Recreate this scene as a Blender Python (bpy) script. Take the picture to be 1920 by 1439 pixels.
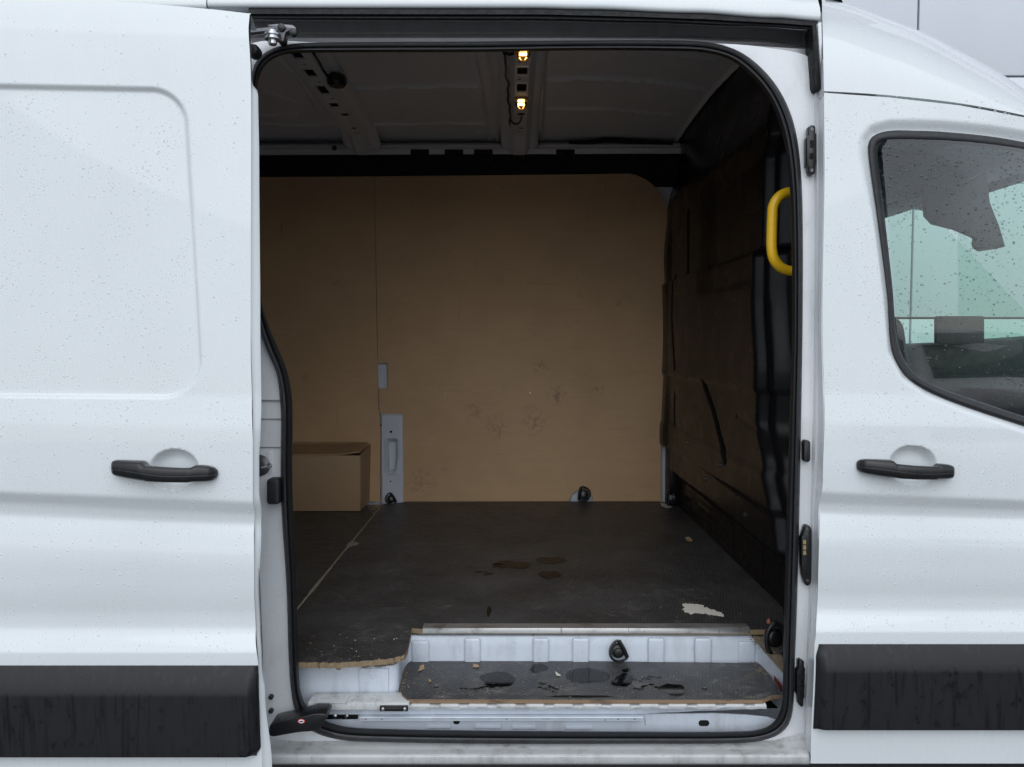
import bpy, bmesh, math, random
from mathutils import Vector, Matrix
random.seed(7)
R = math.radians
scene = bpy.context.scene
for o in list(bpy.data.objects):
    bpy.data.objects.remove(o)

# ------------------------------------------------------------------ camera
FPX, CX, CY = 1441.0, 960.0, 719.5            # focal length and centre in photo pixels (1920 wide)
CAM = Vector((0.0, -1.80, 1.45)); PITCH = math.atan(73.0 / FPX)
cd = bpy.data.cameras.new('camera'); cam = bpy.data.objects.new('camera', cd)
scene.collection.objects.link(cam)
cam.location = CAM; cam.rotation_euler = (R(90) - PITCH, 0, 0)
cd.sensor_fit = 'HORIZONTAL'; cd.sensor_width = 36.0; cd.lens = 36.0 * FPX / 1920.0
cd.clip_start = 0.05; cd.clip_end = 500
scene.camera = cam
scene.render.resolution_x = 1024; scene.render.resolution_y = 767

# ------------------------------------------------------------------ sky, sun, exposure (overcast)
w = bpy.data.worlds.new('World'); scene.world = w; w.use_nodes = True
nt = w.node_tree; nt.nodes.clear()
sky = nt.nodes.new('ShaderNodeTexSky'); sky.sky_type = 'NISHITA'; sky.sun_disc = False
sky.sun_elevation = R(50); sky.sun_rotation = R(180); sky.dust_density = 1.0; sky.air_density = 1.0; sky.ozone_density = 1.0
hs = nt.nodes.new('ShaderNodeHueSaturation'); hs.inputs['Saturation'].default_value = 0.22
bg = nt.nodes.new('ShaderNodeBackground'); bg.inputs['Strength'].default_value = 0.10
wo = nt.nodes.new('ShaderNodeOutputWorld')
nt.links.new(sky.outputs[0], hs.inputs['Color']); tn = nt.nodes.new('ShaderNodeMix'); tn.data_type = 'RGBA'; tn.blend_type = 'MULTIPLY'; tn.inputs['Factor'].default_value = 1.0
tn.inputs['B'].default_value = (0.955, 0.99, 1.04, 1.0)                      # cool grey overcast
nt.links.new(hs.outputs[0], tn.inputs['A']); nt.links.new(tn.outputs['Result'], bg.inputs[0]); nt.links.new(bg.outputs[0], wo.inputs[0])
sd = bpy.data.lights.new('sun', 'SUN'); sd.energy = 0.7; sd.angle = R(80); sd.color = (0.955, 0.985, 1.0)
sun = bpy.data.objects.new('sun', sd); scene.collection.objects.link(sun)
sun.location = (0, -6, 9); sun.rotation_euler = (R(40), 0, 0)          # from behind the camera, 50 degrees up
vs = scene.view_settings
vs.view_transform = 'Standard'; vs.look = 'None'; vs.gamma = 1.0; vs.use_curve_mapping = False
vs.exposure = 0.82

# ------------------------------------------------------------------ pixel <-> place helpers
cp, sp = math.cos(PITCH), math.sin(PITCH)
def ray(px, py):
    a = (px - CX) / FPX; b = (CY - py) / FPX
    return Vector((a, cp + b * sp, -sp + b * cp))
def at(px, py, Y):
    d = ray(px, py); return CAM + d * ((Y - CAM.y) / d.y)
def atz(px, py, Z):
    d = ray(px, py); return CAM + d * ((Z - CAM.z) / d.z)
def atx(px, py, X):
    d = ray(px, py); return CAM + d * ((X - CAM.x) / d.x)
def solve(px, py, yf, Y=0.0):
    for _ in range(7):
        p = at(px, py, Y); Y = yf(p.x, p.z)
    return at(px, py, Y)
def lerp(a, b, t): return a + (b - a) * t
def clamp(t, a=0.0, b=1.0): return max(a, min(b, t))
def sst(t):
    t = clamp(t); return t * t * (3 - 2 * t)
def table(tab, x, smooth=False):
    if x <= tab[0][0]: return tab[0][1]
    for (a, va), (b, vb) in zip(tab, tab[1:]):
        if x <= b:
            t = (x - a) / (b - a) if b > a else 1.0
            return lerp(va, vb, sst(t) if smooth else t)
    return tab[-1][1]
def spline(pts, n, closed=False):
    """Catmull-Rom through pts, resampled evenly to n points."""
    P = [tuple(p) for p in pts]; d = len(P[0]); m = len(P)
    out = []
    segs = m if closed else m - 1
    for i in range(segs):
        p0 = P[i - 1] if (closed or i > 0) else P[0]
        p1, p2 = P[i], P[(i + 1) % m]
        p3 = P[(i + 2) % m] if (closed or i + 2 < m) else P[-1]
        L = math.dist(p1, p2); k = 12
        l0 = math.dist(p0, p1) or L; l1 = math.dist(p2, p3) or L
        for j in range(k):
            t = j / k
            r = []
            for c in range(d):
                m1 = ((p2[c] - p0[c]) / (l0 + L)) * L; m2 = ((p3[c] - p1[c]) / (L + l1)) * L
                h = (2*t**3 - 3*t*t + 1) * p1[c] + (t**3 - 2*t*t + t) * m1 + (-2*t**3 + 3*t*t) * p2[c] + (t**3 - t*t) * m2
                r.append(h)
            out.append(tuple(r))
    if not closed: out.append(P[-1])
    return resample(out, n, closed)
def resample(out, n, closed=False):
    if closed: out = out + [out[0]]
    acc = [0.0]
    for a, b in zip(out, out[1:]): acc.append(acc[-1] + math.dist(a, b))
    tot = acc[-1]; res = []; j = 0
    cnt = n if closed else n - 1
    for i in range(n):
        s = tot * i / cnt
        while j < len(out) - 2 and acc[j + 1] < s: j += 1
        t = (s - acc[j]) / max(acc[j + 1] - acc[j], 1e-9)
        res.append(tuple(lerp(a, b, t) for a, b in zip(out[j], out[j + 1])))
    return res
def inside(x, y, poly):
    c = False; j = len(poly) - 1
    for i in range(len(poly)):
        xi, yi = poly[i]; xj, yj = poly[j]
        if (yi > y) != (yj > y) and x < (xj - xi) * (y - yi) / (yj - yi) + xi: c = not c
        j = i
    return c
def segd(x, y, a, b):
    vx, vy = b[0] - a[0], b[1] - a[1]
    t = clamp(((x - a[0]) * vx + (y - a[1]) * vy) / (vx * vx + vy * vy + 1e-12))
    return math.hypot(x - a[0] - t * vx, y - a[1] - t * vy)
def sdf(x, y, poly):
    d = min(segd(x, y, poly[i - 1], poly[i]) for i in range(len(poly)))
    return -d if inside(x, y, poly) else d
def poly_dist(x, y, line):
    return min(segd(x, y, a, b) for a, b in zip(line, line[1:]))

# ------------------------------------------------------------------ mesh builder
class MB:
    def __init__(s): s.v = []; s.f = []
    def add(s, vs, fs):
        o = len(s.v); s.v += [Vector(p) for p in vs]; s.f += [tuple(i + o for i in f) for f in fs]; return s
    def loft(s, rows, closed=False, capends=False, wrap=False):
        n = len(rows[0]); vs = [p for r in rows for p in r]; fs = []
        m = len(rows)
        for i in range(m if wrap else m - 1):
            a, b = i, (i + 1) % m
            for j in range(n if closed else n - 1):
                k = (j + 1) % n
                fs.append((a*n + j, a*n + k, b*n + k, b*n + j))
        if capends:
            fs.append(tuple(range(n))[::-1]); fs.append(tuple((m-1)*n + j for j in range(n)))
        return s.add(vs, fs)
    def box(s, x0, x1, y0, y1, z0, z1):
        v = [(x0,y0,z0),(x1,y0,z0),(x1,y1,z0),(x0,y1,z0),(x0,y0,z1),(x1,y0,z1),(x1,y1,z1),(x0,y1,z1)]
        return s.add(v, [(0,3,2,1),(4,5,6,7),(0,1,5,4),(1,2,6,5),(2,3,7,6),(3,0,4,7)])
    def prism(s, pts, vec):
        """extrude a closed 3-D outline by vec"""
        n = len(pts); vec = Vector(vec); a = [Vector(p) for p in pts]; b = [p + vec for p in a]
        fs = [tuple(range(n))[::-1], tuple(n + i for i in range(n))] + [(i, (i+1) % n, n + (i+1) % n, n + i) for i in range(n)]
        return s.add(a + b, fs)
    def tube(s, path, r, n=12, closed=False, caps=True):
        P = [Vector(p) for p in path]; rows = []; m = len(P); up = None
        for i in range(m):
            if closed: t = (P[(i+1) % m] - P[i-1])
            else: t = P[min(i+1, m-1)] - P[max(i-1, 0)]
            t.normalize()
            if up is None:
                up = Vector((0,0,1)) if abs(t.z) < 0.9 else Vector((0,1,0))
            a = (up - t * up.dot(t)); a.normalize(); up = a; b = t.cross(a)
            rr = r[i] if isinstance(r, (list, tuple)) else r
            rows.append([P[i] + (a * math.cos(q) + b * math.sin(q)) * rr for q in (2*math.pi*k/n for k in range(n))])
        return s.loft(rows, closed=True, capends=(caps and not closed), wrap=closed)
    def lathe(s, base, axis, prof, n=16):
        """prof = [(radius, along axis)]"""
        ax = Vector(axis).normalized(); u = ax.orthogonal().normalized(); v = ax.cross(u); base = Vector(base)
        rows = [[base + ax * h + (u * math.cos(q) + v * math.sin(q)) * max(r, 1e-4) for q in (2*math.pi*k/n for k in range(n))] for r, h in prof]
        return s.loft(rows, closed=True, capends=True)
    def mesh(s, name, bevel=0.0, segs=2, sharp=35, subs=0):
        me = bpy.data.meshes.new(name); me.from_pydata([tuple(p) for p in s.v], [], s.f); 
        bm = bmesh.new(); bm.from_mesh(me)
        bmesh.ops.remove_doubles(bm, verts=bm.verts, dist=1e-6)
        bmesh.ops.recalc_face_normals(bm, faces=bm.faces)
        if bevel > 0:
            ed = [e for e in bm.edges if len(e.link_faces) == 2 and e.calc_face_angle(0) > R(25)]
            bmesh.ops.bevel(bm, geom=ed, offset=bevel, segments=segs, profile=0.5, affect='EDGES', clamp_overlap=True)
        bm.to_mesh(me); bm.free()
        for p in me.polygons: p.use_smooth = True
        me.set_sharp_from_angle(angle=R(sharp))
        return me

COL = scene.collection
WL = {}                                        # world location of every object
def link(name, me, loc, parent=None, **props):
    o = bpy.data.objects.new(name, me); COL.objects.link(o)
    loc = Vector(loc); WL[o] = loc
    if parent is not None:
        o.parent = parent; o.location = loc - WL[parent]
    else: o.location = loc
    for k, v in props.items():
        if v is not None: o[k] = v
    return o
def obj(name, mb, mat, parent=None, bevel=0.0, segs=2, sharp=35, edge=None, base=False, **props):
    me = mb.mesh(name, bevel, segs, sharp)
    co = [v.co for v in me.vertices]
    lo = Vector([min(c[i] for c in co) for i in range(3)]); hi = Vector([max(c[i] for c in co) for i in range(3)])
    c = (lo + hi) / 2
    if base: c.z = lo.z
    me.transform(Matrix.Translation(-c))
    me.materials.append(mat)
    if edge is not None:
        me.materials.append(edge)
        for p in me.polygons:
            if abs(p.normal.z) < 0.7: p.material_index = 1
    return link(name, me, c, parent, **props)
def thing(name, loc, label, cat, **k):
    o = link(name, None, loc, None, label=label, category=cat, **k); return o

# ------------------------------------------------------------------ materials
class NT:
    def __init__(s, name):
        s.m = bpy.data.materials.new(name); s.m.use_nodes = True; s.t = s.m.node_tree
        s.b = s.t.nodes['Principled BSDF']; s.out = s.t.nodes['Material Output']
        g = s.t.nodes.new('ShaderNodeNewGeometry'); s.pos = g.outputs['Position']
    def n(s, typ, **kw):
        x = s.t.nodes.new(typ)
        for k, v in kw.items(): setattr(x, k, v)
        return x
    def l(s, a, b): s.t.links.new(a, b)
    def val(s, sock, v):
        if hasattr(v, 'is_output'): s.l(v, sock)
        elif isinstance(v, (tuple, list)): sock.default_value = (*v, 1.0) if len(v) == 3 and sock.type == 'RGBA' else v
        else: sock.default_value = v
    def map(s, scale, rot=(0,0,0)):
        m = s.n('ShaderNodeMapping'); s.l(s.pos, m.inputs['Vector']); m.inputs['Scale'].default_value = scale
        m.inputs['Rotation'].default_value = rot; return m.outputs[0]
    def noise(s, scale, detail=4, rough=0.55, vec=None, dist=0.0):
        x = s.n('ShaderNodeTexNoise'); x.inputs['Scale'].default_value = scale; x.inputs['Detail'].default_value = detail
        x.inputs['Roughness'].default_value = rough; x.inputs['Distortion'].default_value = dist
        s.l(vec if vec is not None else s.pos, x.inputs['Vector']); return x.outputs['Fac']
    def ramp(s, fac, a, b, ca=0.0, cb=1.0):
        x = s.n('ShaderNodeMapRange'); x.interpolation_type = 'SMOOTHSTEP'
        s.l(fac, x.inputs['Value']); x.inputs['From Min'].default_value = a; x.inputs['From Max'].default_value = b
        x.inputs['To Min'].default_value = ca; x.inputs['To Max'].default_value = cb; return x.outputs['Result']
    def math(s, op, a, b=0.0):
        x = s.n('ShaderNodeMath', operation=op); s.val(x.inputs[0], a); s.val(x.inputs[1], b); return x.outputs[0]
    def mix(s, fac, a, b):
        x = s.n('ShaderNodeMix', data_type='RGBA'); s.val(x.inputs['Factor'], fac); s.val(x.inputs['A'], a); s.val(x.inputs['B'], b)
        return x.outputs['Result']
    def bump(s, h, strength=0.2, dist=0.001):
        x = s.n('ShaderNodeBump'); x.inputs['Strength'].default_value = strength; x.inputs['Distance'].default_value = dist
        s.l(h, x.inputs['Height']); s.l(x.outputs[0], s.b.inputs['Normal']); return x
    def set(s, base=None, rough=None, metal=None, coat=None, coat_rough=None, spec=None):
        for k, v in (('Base Color', base), ('Roughness', rough), ('Metallic', metal), ('Coat Weight', coat), ('Coat Roughness', coat_rough), ('Specular IOR Level', spec)):
            if v is not None: s.val(s.b.inputs[k], v)
        return s.m
M = {}
def simple(name, base, rough, metal=0.0, var=0.15, scale=30, coat=None, bump=0.0, bscale=200):
    t = NT(name); n = t.noise(scale)
    lo = tuple(c * (1 - var) for c in base); hi = tuple(min(1, c * (1 + var)) for c in base)
    t.set(t.mix(n, lo, hi), t.ramp(t.noise(scale * 1.7), 0.3, 0.7, rough * 0.85, min(1, rough * 1.15)), metal, coat)
    if bump: t.bump(t.noise(bscale, 3), bump, 0.001)
    M[name] = t.m; return t.m

def paint(name, base, dirt=0.0, dirtcol=(0.16, 0.13, 0.10), rough=0.28, coat=0.6, speck=0.0, wet=True):
    t = NT(name)
    n1 = t.noise(3.0, 5); n2 = t.noise(28, 5, 0.65, t.map((1, 1, 0.25)))
    c = t.mix(t.ramp(n1, 0.3, 0.7), tuple(x * 0.965 for x in base), base)
    if dirt:
        m = t.math('MULTIPLY', t.ramp(n2, 0.42, 0.72), t.ramp(t.noise(7, 4), 0.35, 0.65))
        c = t.mix(t.math('MULTIPLY', m, dirt), c, dirtcol)
        fine = t.ramp(t.noise(160, 4, 0.7, t.map((0.25, 1, 1))), 0.60, 0.72)
        c = t.mix(t.math('MULTIPLY', fine, dirt * 0.8), c, tuple(x * 0.6 for x in dirtcol))
    if speck > 0.5:
        for rot, sc in ((20, 55), (-40, 70)):
            s1 = t.ramp(t.noise(sc, 2, 0.5, t.map((1.0, 1.0, 0.12), (0, R(rot), 0)), 0.4), 0.735, 0.76)
            c = t.mix(t.math('MULTIPLY', s1, t.ramp(t.noise(6 + rot * 0.02, 2), 0.45, 0.6, 0.0, 0.75)), c, (0.07, 0.065, 0.06))
    if speck:
        v = t.noise(420, 2, 0.5); c = t.mix(t.math('MULTIPLY', t.ramp(v, 0.70, 0.76), speck), c, (0.10, 0.09, 0.08))
    t.set(c, t.ramp(n2, 0.3, 0.7, rough * 0.8, rough * 1.2), 0.0, coat, 0.04)
    if wet: t.bump(t.noise(380, 2, 0.5), 0.06, 0.0006)
    M[name] = t.m
paint('white_paint', (0.68, 0.718, 0.732), dirt=0.012, rough=0.30, coat=1.0, wet=False)
paint('jamb_paint', (0.76, 0.78, 0.80), dirt=0.22, rough=0.4, coat=0.3, speck=0.25)
paint('sill_paint', (0.56, 0.575, 0.575), dirt=0.7, dirtcol=(0.19, 0.165, 0.14), rough=0.45, coat=0.2, speck=0.7)
paint('inner_paint', (0.62, 0.65, 0.70), dirt=0.12, rough=0.4, coat=0.2, speck=0.35, wet=False)
paint('step_paint', (0.60, 0.65, 0.72), dirt=0.28, rough=0.4, coat=0.2, speck=0.6, wet=False)
paint('roof_paint', (0.78, 0.78, 0.79), dirt=0.1, rough=0.5, coat=0.0, wet=False)
paint('shaded_dirty_paint', (0.24, 0.24, 0.245), dirt=0.4, rough=0.6, coat=0.0, wet=False)  # dirty white paint, darkened to put the channel's shade into its colour
simple('black_plastic', (0.008, 0.008, 0.009), 0.30, bump=0.1, bscale=500)
simple('black_rubber', (0.013, 0.014, 0.016), 0.50, bump=0.1, bscale=300)
t_ = NT('roof_rubber'); t_.set(t_.mix(t_.noise(40), (0.006, 0.006, 0.007), (0.011, 0.011, 0.012)), t_.ramp(t_.noise(90, 3), 0.4, 0.6, 0.35, 0.6), 0.0, spec=0.2); M['roof_rubber'] = t_.m
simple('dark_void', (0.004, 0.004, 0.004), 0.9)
simple('matte_black', (0.006, 0.006, 0.007), 0.85)
simple('steel', (0.55, 0.56, 0.57), 0.32, 1.0)
simple('dark_steel', (0.16, 0.16, 0.17), 0.40, 1.0)
simple('track_steel', (0.34, 0.34, 0.35), 0.42, 0.8)
simple('brass', (0.55, 0.42, 0.22), 0.4, 1.0)
simple('yellow_paint', (0.92, 0.54, 0.012), 0.38, var=0.05, coat=0.2)
simple('chipboard', (0.24, 0.175, 0.105), 0.85, var=0.55, scale=260, bump=0.5, bscale=300)
simple('dry_leaf', (0.40, 0.27, 0.16), 0.8, var=0.3, scale=120)
simple('wood_chip', (0.52, 0.42, 0.28), 0.8, var=0.4, scale=200)
simple('paper', (0.66, 0.62, 0.54), 0.8, var=0.12, scale=160, bump=0.3, bscale=260)
simple('red_print', (0.62, 0.02, 0.02), 0.5)
simple('wrapper_print', (0.50, 0.20, 0.13), 0.5, var=0.6, scale=300)
simple('white_print', (0.8, 0.8, 0.8), 0.5)
simple('grey_headliner', (0.13, 0.14, 0.15), 0.9)
simple('dash_plastic', (0.014, 0.015, 0.017), 0.6)
simple('maroon_paint', (0.13, 0.02, 0.02), 0.5)
simple('car_paint', (0.30, 0.31, 0.33), 0.3, 0.4, coat=1.0)
simple('tyre_rubber', (0.02, 0.02, 0.02), 0.8)
simple('chrome', (0.75, 0.75, 0.76), 0.12, 1.0)
simple('lamp_clear', (0.55, 0.57, 0.6), 0.1, 0.3)
simple('dirt_crumbs', (0.20, 0.16, 0.11), 0.95, var=0.6, scale=400, bump=0.6)

def m_alu():
    t = NT('aluminium'); n = t.noise(60, 4, 0.6, t.map((0.06, 1, 1))); d = t.noise(14, 5, 0.7)
    c = t.mix(t.ramp(d, 0.45, 0.75), (0.62, 0.62, 0.61), (0.30, 0.28, 0.25))
    sc = t.ramp(t.noise(120, 3, 0.6, t.map((1, 0.2, 0.2))), 0.66, 0.70)
    c = t.mix(t.math('MULTIPLY', sc, 0.6), c, (0.12, 0.11, 0.10))
    t.set(c, t.ramp(n, 0.3, 0.7, 0.3, 0.5), 0.85); M['aluminium'] = t.m
m_alu()
def m_floor(name, wear, dust, tr=0.5):
    t = NT(name)
    v = t.n('ShaderNodeTexVoronoi'); v.feature = 'F1'; v.inputs['Scale'].default_value = 120.0; v.inputs['Randomness'].default_value = 0.12
    t.l(t.map((1.0, 0.62, 1.0), (0, 0, R(24))), v.inputs['Vector'])
    tread = t.ramp(v.outputs['Distance'], 0.25, 0.5)
    n1 = t.noise(4.5, 6, 0.6); n2 = t.noise(46, 5, 0.7, t.map((0.5, 1, 1), (0, 0, R(35))))
    n3 = t.noise(60, 5, 0.7, t.map((1, 0.35, 1), (0, 0, R(-20))))
    c = t.mix(t.ramp(n1, 0.3, 0.75), (0.038, 0.039, 0.041), (0.084, 0.086, 0.089))
    wm = t.math('MULTIPLY', t.math('MULTIPLY', t.ramp(n2, 0.45, 0.75), t.ramp(t.noise(6, 4), 0.38, 0.68)), wear)
    c = t.mix(wm, c, (0.17, 0.155, 0.14))
    wm2 = t.math('MULTIPLY', t.ramp(n3, 0.58, 0.72), wear * 0.55)
    c = t.mix(wm2, c, (0.15, 0.14, 0.125))
    c = t.mix(t.math('MULTIPLY', tread, tr), c, (0.012, 0.011, 0.010))
    # pale scratches, two families
    for rot, sc in ((25, 210), (-62, 170), (80, 250)):
        s1 = t.ramp(t.noise(sc, 2, 0.5, t.map((1.0, 0.035, 1.0), (0, 0, R(rot)))), 0.735, 0.77)
        s1 = t.math('MULTIPLY', s1, t.ramp(t.noise(5 + rot * 0.01, 3), 0.45, 0.6, 0.0, 0.55))
        c = t.mix(s1, c, (0.26, 0.24, 0.22))
    sp_ = t.ramp(t.noise(330, 2, 0.5), 0.70, 0.75); c = t.mix(t.math('MULTIPLY', sp_, dust), c, (0.30, 0.28, 0.25))
    t.set(c, t.ramp(n2, 0.3, 0.75, 0.36, 0.58), 0.0)
    h = t.math('ADD', t.math('MULTIPLY', tread, -1.2 * tr), t.noise(120, 3))
    t.bump(h, 0.9, 0.0016); M[name] = t.m
m_floor('phenolic_floor', 1.0, 0.3); m_floor('phenolic_step', 1.6, 0.9, 0.25)
YWM = atz(1000, 940, 0.665).y
def m_mdf(name='hardboard', k=1.0):
    t = NT(name)
    n1 = t.noise(2.2, 6, 0.6); n2 = t.noise(30, 5, 0.7, t.map((0.25, 1, 1)))
    c = t.mix(t.ramp(n1, 0.3, 0.72), (0.53 * k, 0.335 * k, 0.18 * k), (0.61 * k, 0.395 * k, 0.215 * k))
    c = t.mix(t.math('MULTIPLY', t.ramp(n2, 0.4, 0.75), 0.12), c, (0.31, 0.205, 0.115))
    sm = t.ramp(t.noise(7.5, 3, 0.5), 0.68, 0.78); c = t.mix(t.math('MULTIPLY', sm, 0.35), c, (0.26, 0.175, 0.10))
    for rot, sc in ((12, 90), (-50, 70)):
        s1 = t.ramp(t.noise(sc, 2, 0.5, t.map((1.0, 1.0, 0.05), (0, R(rot), 0))), 0.745, 0.775)
        s1 = t.math('MULTIPLY', s1, t.ramp(t.noise(3.1, 3), 0.5, 0.62, 0.0, 0.6))
        c = t.mix(s1, c, (0.15, 0.10, 0.06))
    nz = t.noise(38, 4, 0.65)
    for px, py, rad, k in ((1045, 740, 0.07, 0.6), (1012, 688, 0.06, 0.45), (1000, 790, 0.10, 0.45), (887, 772, 0.07, 0.4), (930, 800, 0.09, 0.4), (1120, 730, 0.05, 0.4), (790, 905, 0.12, 0.35), (1085, 512, 0.045, 0.25)):
        p = at(px, py, YWM); dn = t.n('ShaderNodeVectorMath', operation='DISTANCE'); t.l(t.pos, dn.inputs[0]); dn.inputs[1].default_value = tuple(p)
        mk = t.math('MULTIPLY', t.ramp(dn.outputs['Value'], 0.0, rad, k, 0.0), t.ramp(nz, 0.46, 0.60)); c = t.mix(mk, c, (0.19, 0.125, 0.075))
    low = t.n('ShaderNodeSeparateXYZ'); t.l(t.pos, low.inputs[0])
    hs_ = t.ramp(t.noise(70, 3, 0.6, t.map((0.06, 1, 1.0))), 0.60, 0.70); c = t.mix(t.math('MULTIPLY', hs_, t.ramp(t.noise(3.3, 3), 0.45, 0.6, 0.0, 0.16)), c, (0.24, 0.16, 0.095))
    fl = t.ramp(t.noise(240, 2, 0.5, t.map((0.5, 1, 1))), 0.69, 0.75); c = t.mix(t.math('MULTIPLY', fl, 0.35), c, (0.18, 0.115, 0.06))
    t.set(c, 0.62); t.bump(t.noise(300, 3), 0.12, 0.0006); M[name] = t.m
m_mdf(); m_mdf('dark_hardboard', 0.66)  # second one is the same board in a darker tone
def m_ply():
    t = NT('ply_edge'); wv = t.n('ShaderNodeTexWave'); wv.bands_direction = 'Z'; wv.inputs['Scale'].default_value = 90.0
    wv.inputs['Distortion'].default_value = 0.6; t.l(t.pos, wv.inputs['Vector'])
    c = t.mix(wv.outputs['Fac'], (0.13, 0.08, 0.045), (0.33, 0.225, 0.14))
    c = t.mix(t.ramp(t.noise(40, 4, 0.6, t.map((0.3, 1, 1))), 0.55, 0.75), c, (0.07, 0.05, 0.035))
    t.set(c, 0.75); M['ply_edge'] = t.m
m_ply()
def m_bulk():
    t = NT('bulkhead_black')
    t.set(t.mix(t.noise(5, 4), (0.005, 0.005, 0.006), (0.009, 0.009, 0.010)), t.ramp(t.noise(9, 5), 0.3, 0.7, 0.25, 0.33), 0.0, spec=0.18)
    M['bulkhead_black'] = t.m
m_bulk()
def m_strip():
    t = NT('wet_strip')
    run = t.noise(75, 4, 0.6, t.map((1.0, 1.0, 0.07)), 0.8)
    blot = t.noise(38, 5, 0.65, t.map((1, 1, 0.7)))
    wetm = t.math('MAXIMUM', t.ramp(run, 0.46, 0.72), t.ramp(blot, 0.52, 0.70))
    c = t.mix(wetm, (0.010, 0.010, 0.012), (0.006, 0.006, 0.007))
    t.set(c, t.ramp(wetm, 0, 1, 0.46, 0.24), 0.0, spec=0.40)
    t.bump(t.math('ADD', t.math('MULTIPLY', wetm, 0.8), t.noise(500, 2)), 0.03, 0.0006); M['wet_strip'] = t.m
m_strip()
def thin(name, tint, gloss_rough, ior=1.45, boost=1.0):
    """thin clear sheet: tinted see-through plus a Fresnel reflection"""
    t = NT(name); tr = t.n('ShaderNodeBsdfTransparent'); tr.inputs[0].default_value = (*tint, 1)
    gl = t.n('ShaderNodeBsdfGlossy'); gl.inputs['Roughness'].default_value = gloss_rough
    fr = t.n('ShaderNodeFresnel'); fr.inputs['IOR'].default_value = ior
    mx = t.n('ShaderNodeMixShader'); t.l(t.math('MULTIPLY', fr.outputs[0], boost), mx.inputs[0])
    t.l(tr.outputs[0], mx.inputs[1]); t.l(gl.outputs[0], mx.inputs[2]); t.l(mx.outputs[0], t.out.inputs['Surface']); M[name] = t.m
thin('green_glass', (0.70, 0.86, 0.79), 0.0, 1.5, 1.7)
thin('far_glass', (0.74, 0.88, 0.81), 0.3, 1.5, 0.4)
thin('water_drop', (0.95, 0.97, 0.98), 0.02, 1.33, 1.5)
thin('glass_bead', (0.62, 0.66, 0.66), 0.02, 1.33, 2.5)
t_ = NT('paint_bead'); t_.set((0.86, 0.88, 0.90), 0.06); t_.b.inputs['Alpha'].default_value = 0.38; M['paint_bead'] = t_.m  # clear drops given a whitish colour for the light they gather
def m_film():
    t = NT('water_film'); A = t.n('ShaderNodeAttribute'); A.attribute_name = 'wetness'
    mk = t.ramp(t.math('ADD', A.outputs['Fac'], t.math('MULTIPLY', t.math('SUBTRACT', t.noise(90, 4, 0.6), 0.5), 1.1)), 0.12, 0.50)
    tr = t.n('ShaderNodeBsdfTransparent'); t.l(t.mix(mk, (1, 1, 1), (0.30, 0.30, 0.30)), tr.inputs[0])
    gl = t.n('ShaderNodeBsdfGlossy'); gl.inputs['Roughness'].default_value = 0.08
    fr = t.n('ShaderNodeFresnel'); fr.inputs['IOR'].default_value = 1.33
    mx = t.n('ShaderNodeMixShader'); t.l(t.math('MULTIPLY', fr.outputs[0], mk), mx.inputs[0])
    t.l(tr.outputs[0], mx.inputs[1]); t.l(gl.outputs[0], mx.inputs[2]); t.l(mx.outputs[0], t.out.inputs['Surface']); M['water_film'] = t.m
m_film()
thin('lamp_lens', (1.0, 0.82, 0.52), 0.12, 1.5)
thin('car_glass', (0.10, 0.12, 0.12), 0.0, 1.5, 1.5)
def m_emit(name, col, k):
    t = NT(name); e = t.n('ShaderNodeEmission'); e.inputs[0].default_value = (*col, 1); e.inputs[1].default_value = k
    t.l(e.outputs[0], t.out.inputs['Surface']); M[name] = t.m
m_emit('bulb_glow', (1.0, 0.60, 0.24), 12.0)
simple('lamp_body', (0.42, 0.27, 0.12), 0.4, var=0.2)
def m_ground():
    t = NT('wet_asphalt'); n = t.noise(1.2, 6); f = t.noise(180, 4, 0.7)
    c = t.mix(n, (0.055, 0.056, 0.058), (0.085, 0.086, 0.088)); c = t.mix(t.ramp(f, 0.5, 0.8), c, (0.12, 0.12, 0.12))
    t.set(c, t.ramp(n, 0.35, 0.65, 0.25, 0.7)); t.bump(f, 0.5, 0.004); M['wet_asphalt'] = t.m
m_ground()
def m_clad():
    t = NT('cladding'); n = t.noise(1.5, 5, 0.6, t.map((1, 1, 0.3)))
    t.set(t.mix(n, (0.62, 0.65, 0.70), (0.70, 0.73, 0.78)), 0.45); M['cladding'] = t.m
m_clad()

# ------------------------------------------------------------------ ground and the building behind the van
g = MB().add([(-150,-150,0),(150,-150,0),(150,150,0),(-150,150,0)], [(0,1,2,3)])
obj('ground', g, M['wet_asphalt'], None, kind='structure')
YB = 4.7
bld = thing('clad_building', (3, YB + 0.1, 0), 'pale grey building wall of large flat cladding panels behind the van', 'building')
jx = at(1720, 30, YB).x; jz = at(1900, 145, YB).z; jz2 = at(1830, 597, YB).z; ph = jz - jz2; pw = 2.6
pm = MB().box(-pw/2 + 0.009, pw/2 - 0.009, -0.02, 0.03, -ph/2 + 0.009, ph/2 - 0.009).mesh('cladding_panel', 0.004)
pm.materials.append(M['cladding'])
for c in range(-3, 3):
    for r in range(-1, 3):
        zc = jz2 + ph * (r + 0.5)
        if r == -1:
            continue
        link('cladding_panel', pm, (jx + pw * (c + 0.5), YB, zc), bld)
pl = MB().box(-pw/2 + 0.009, pw/2 - 0.009, -0.02, 0.03, -jz2/2, jz2/2 - 0.009).mesh('cladding_panel', 0.004); pl.materials.append(M['cladding'])
for c in range(-3, 3): link('cladding_panel', pl, (jx + pw * (c + 0.5), YB, jz2/2), bld)
obj('wall_core', MB().box(jx - 3*pw, jx + 3*pw, YB + 0.031, YB + 0.4, 0, jz2 + 3*ph), M['dark_void'], bld)

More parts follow.
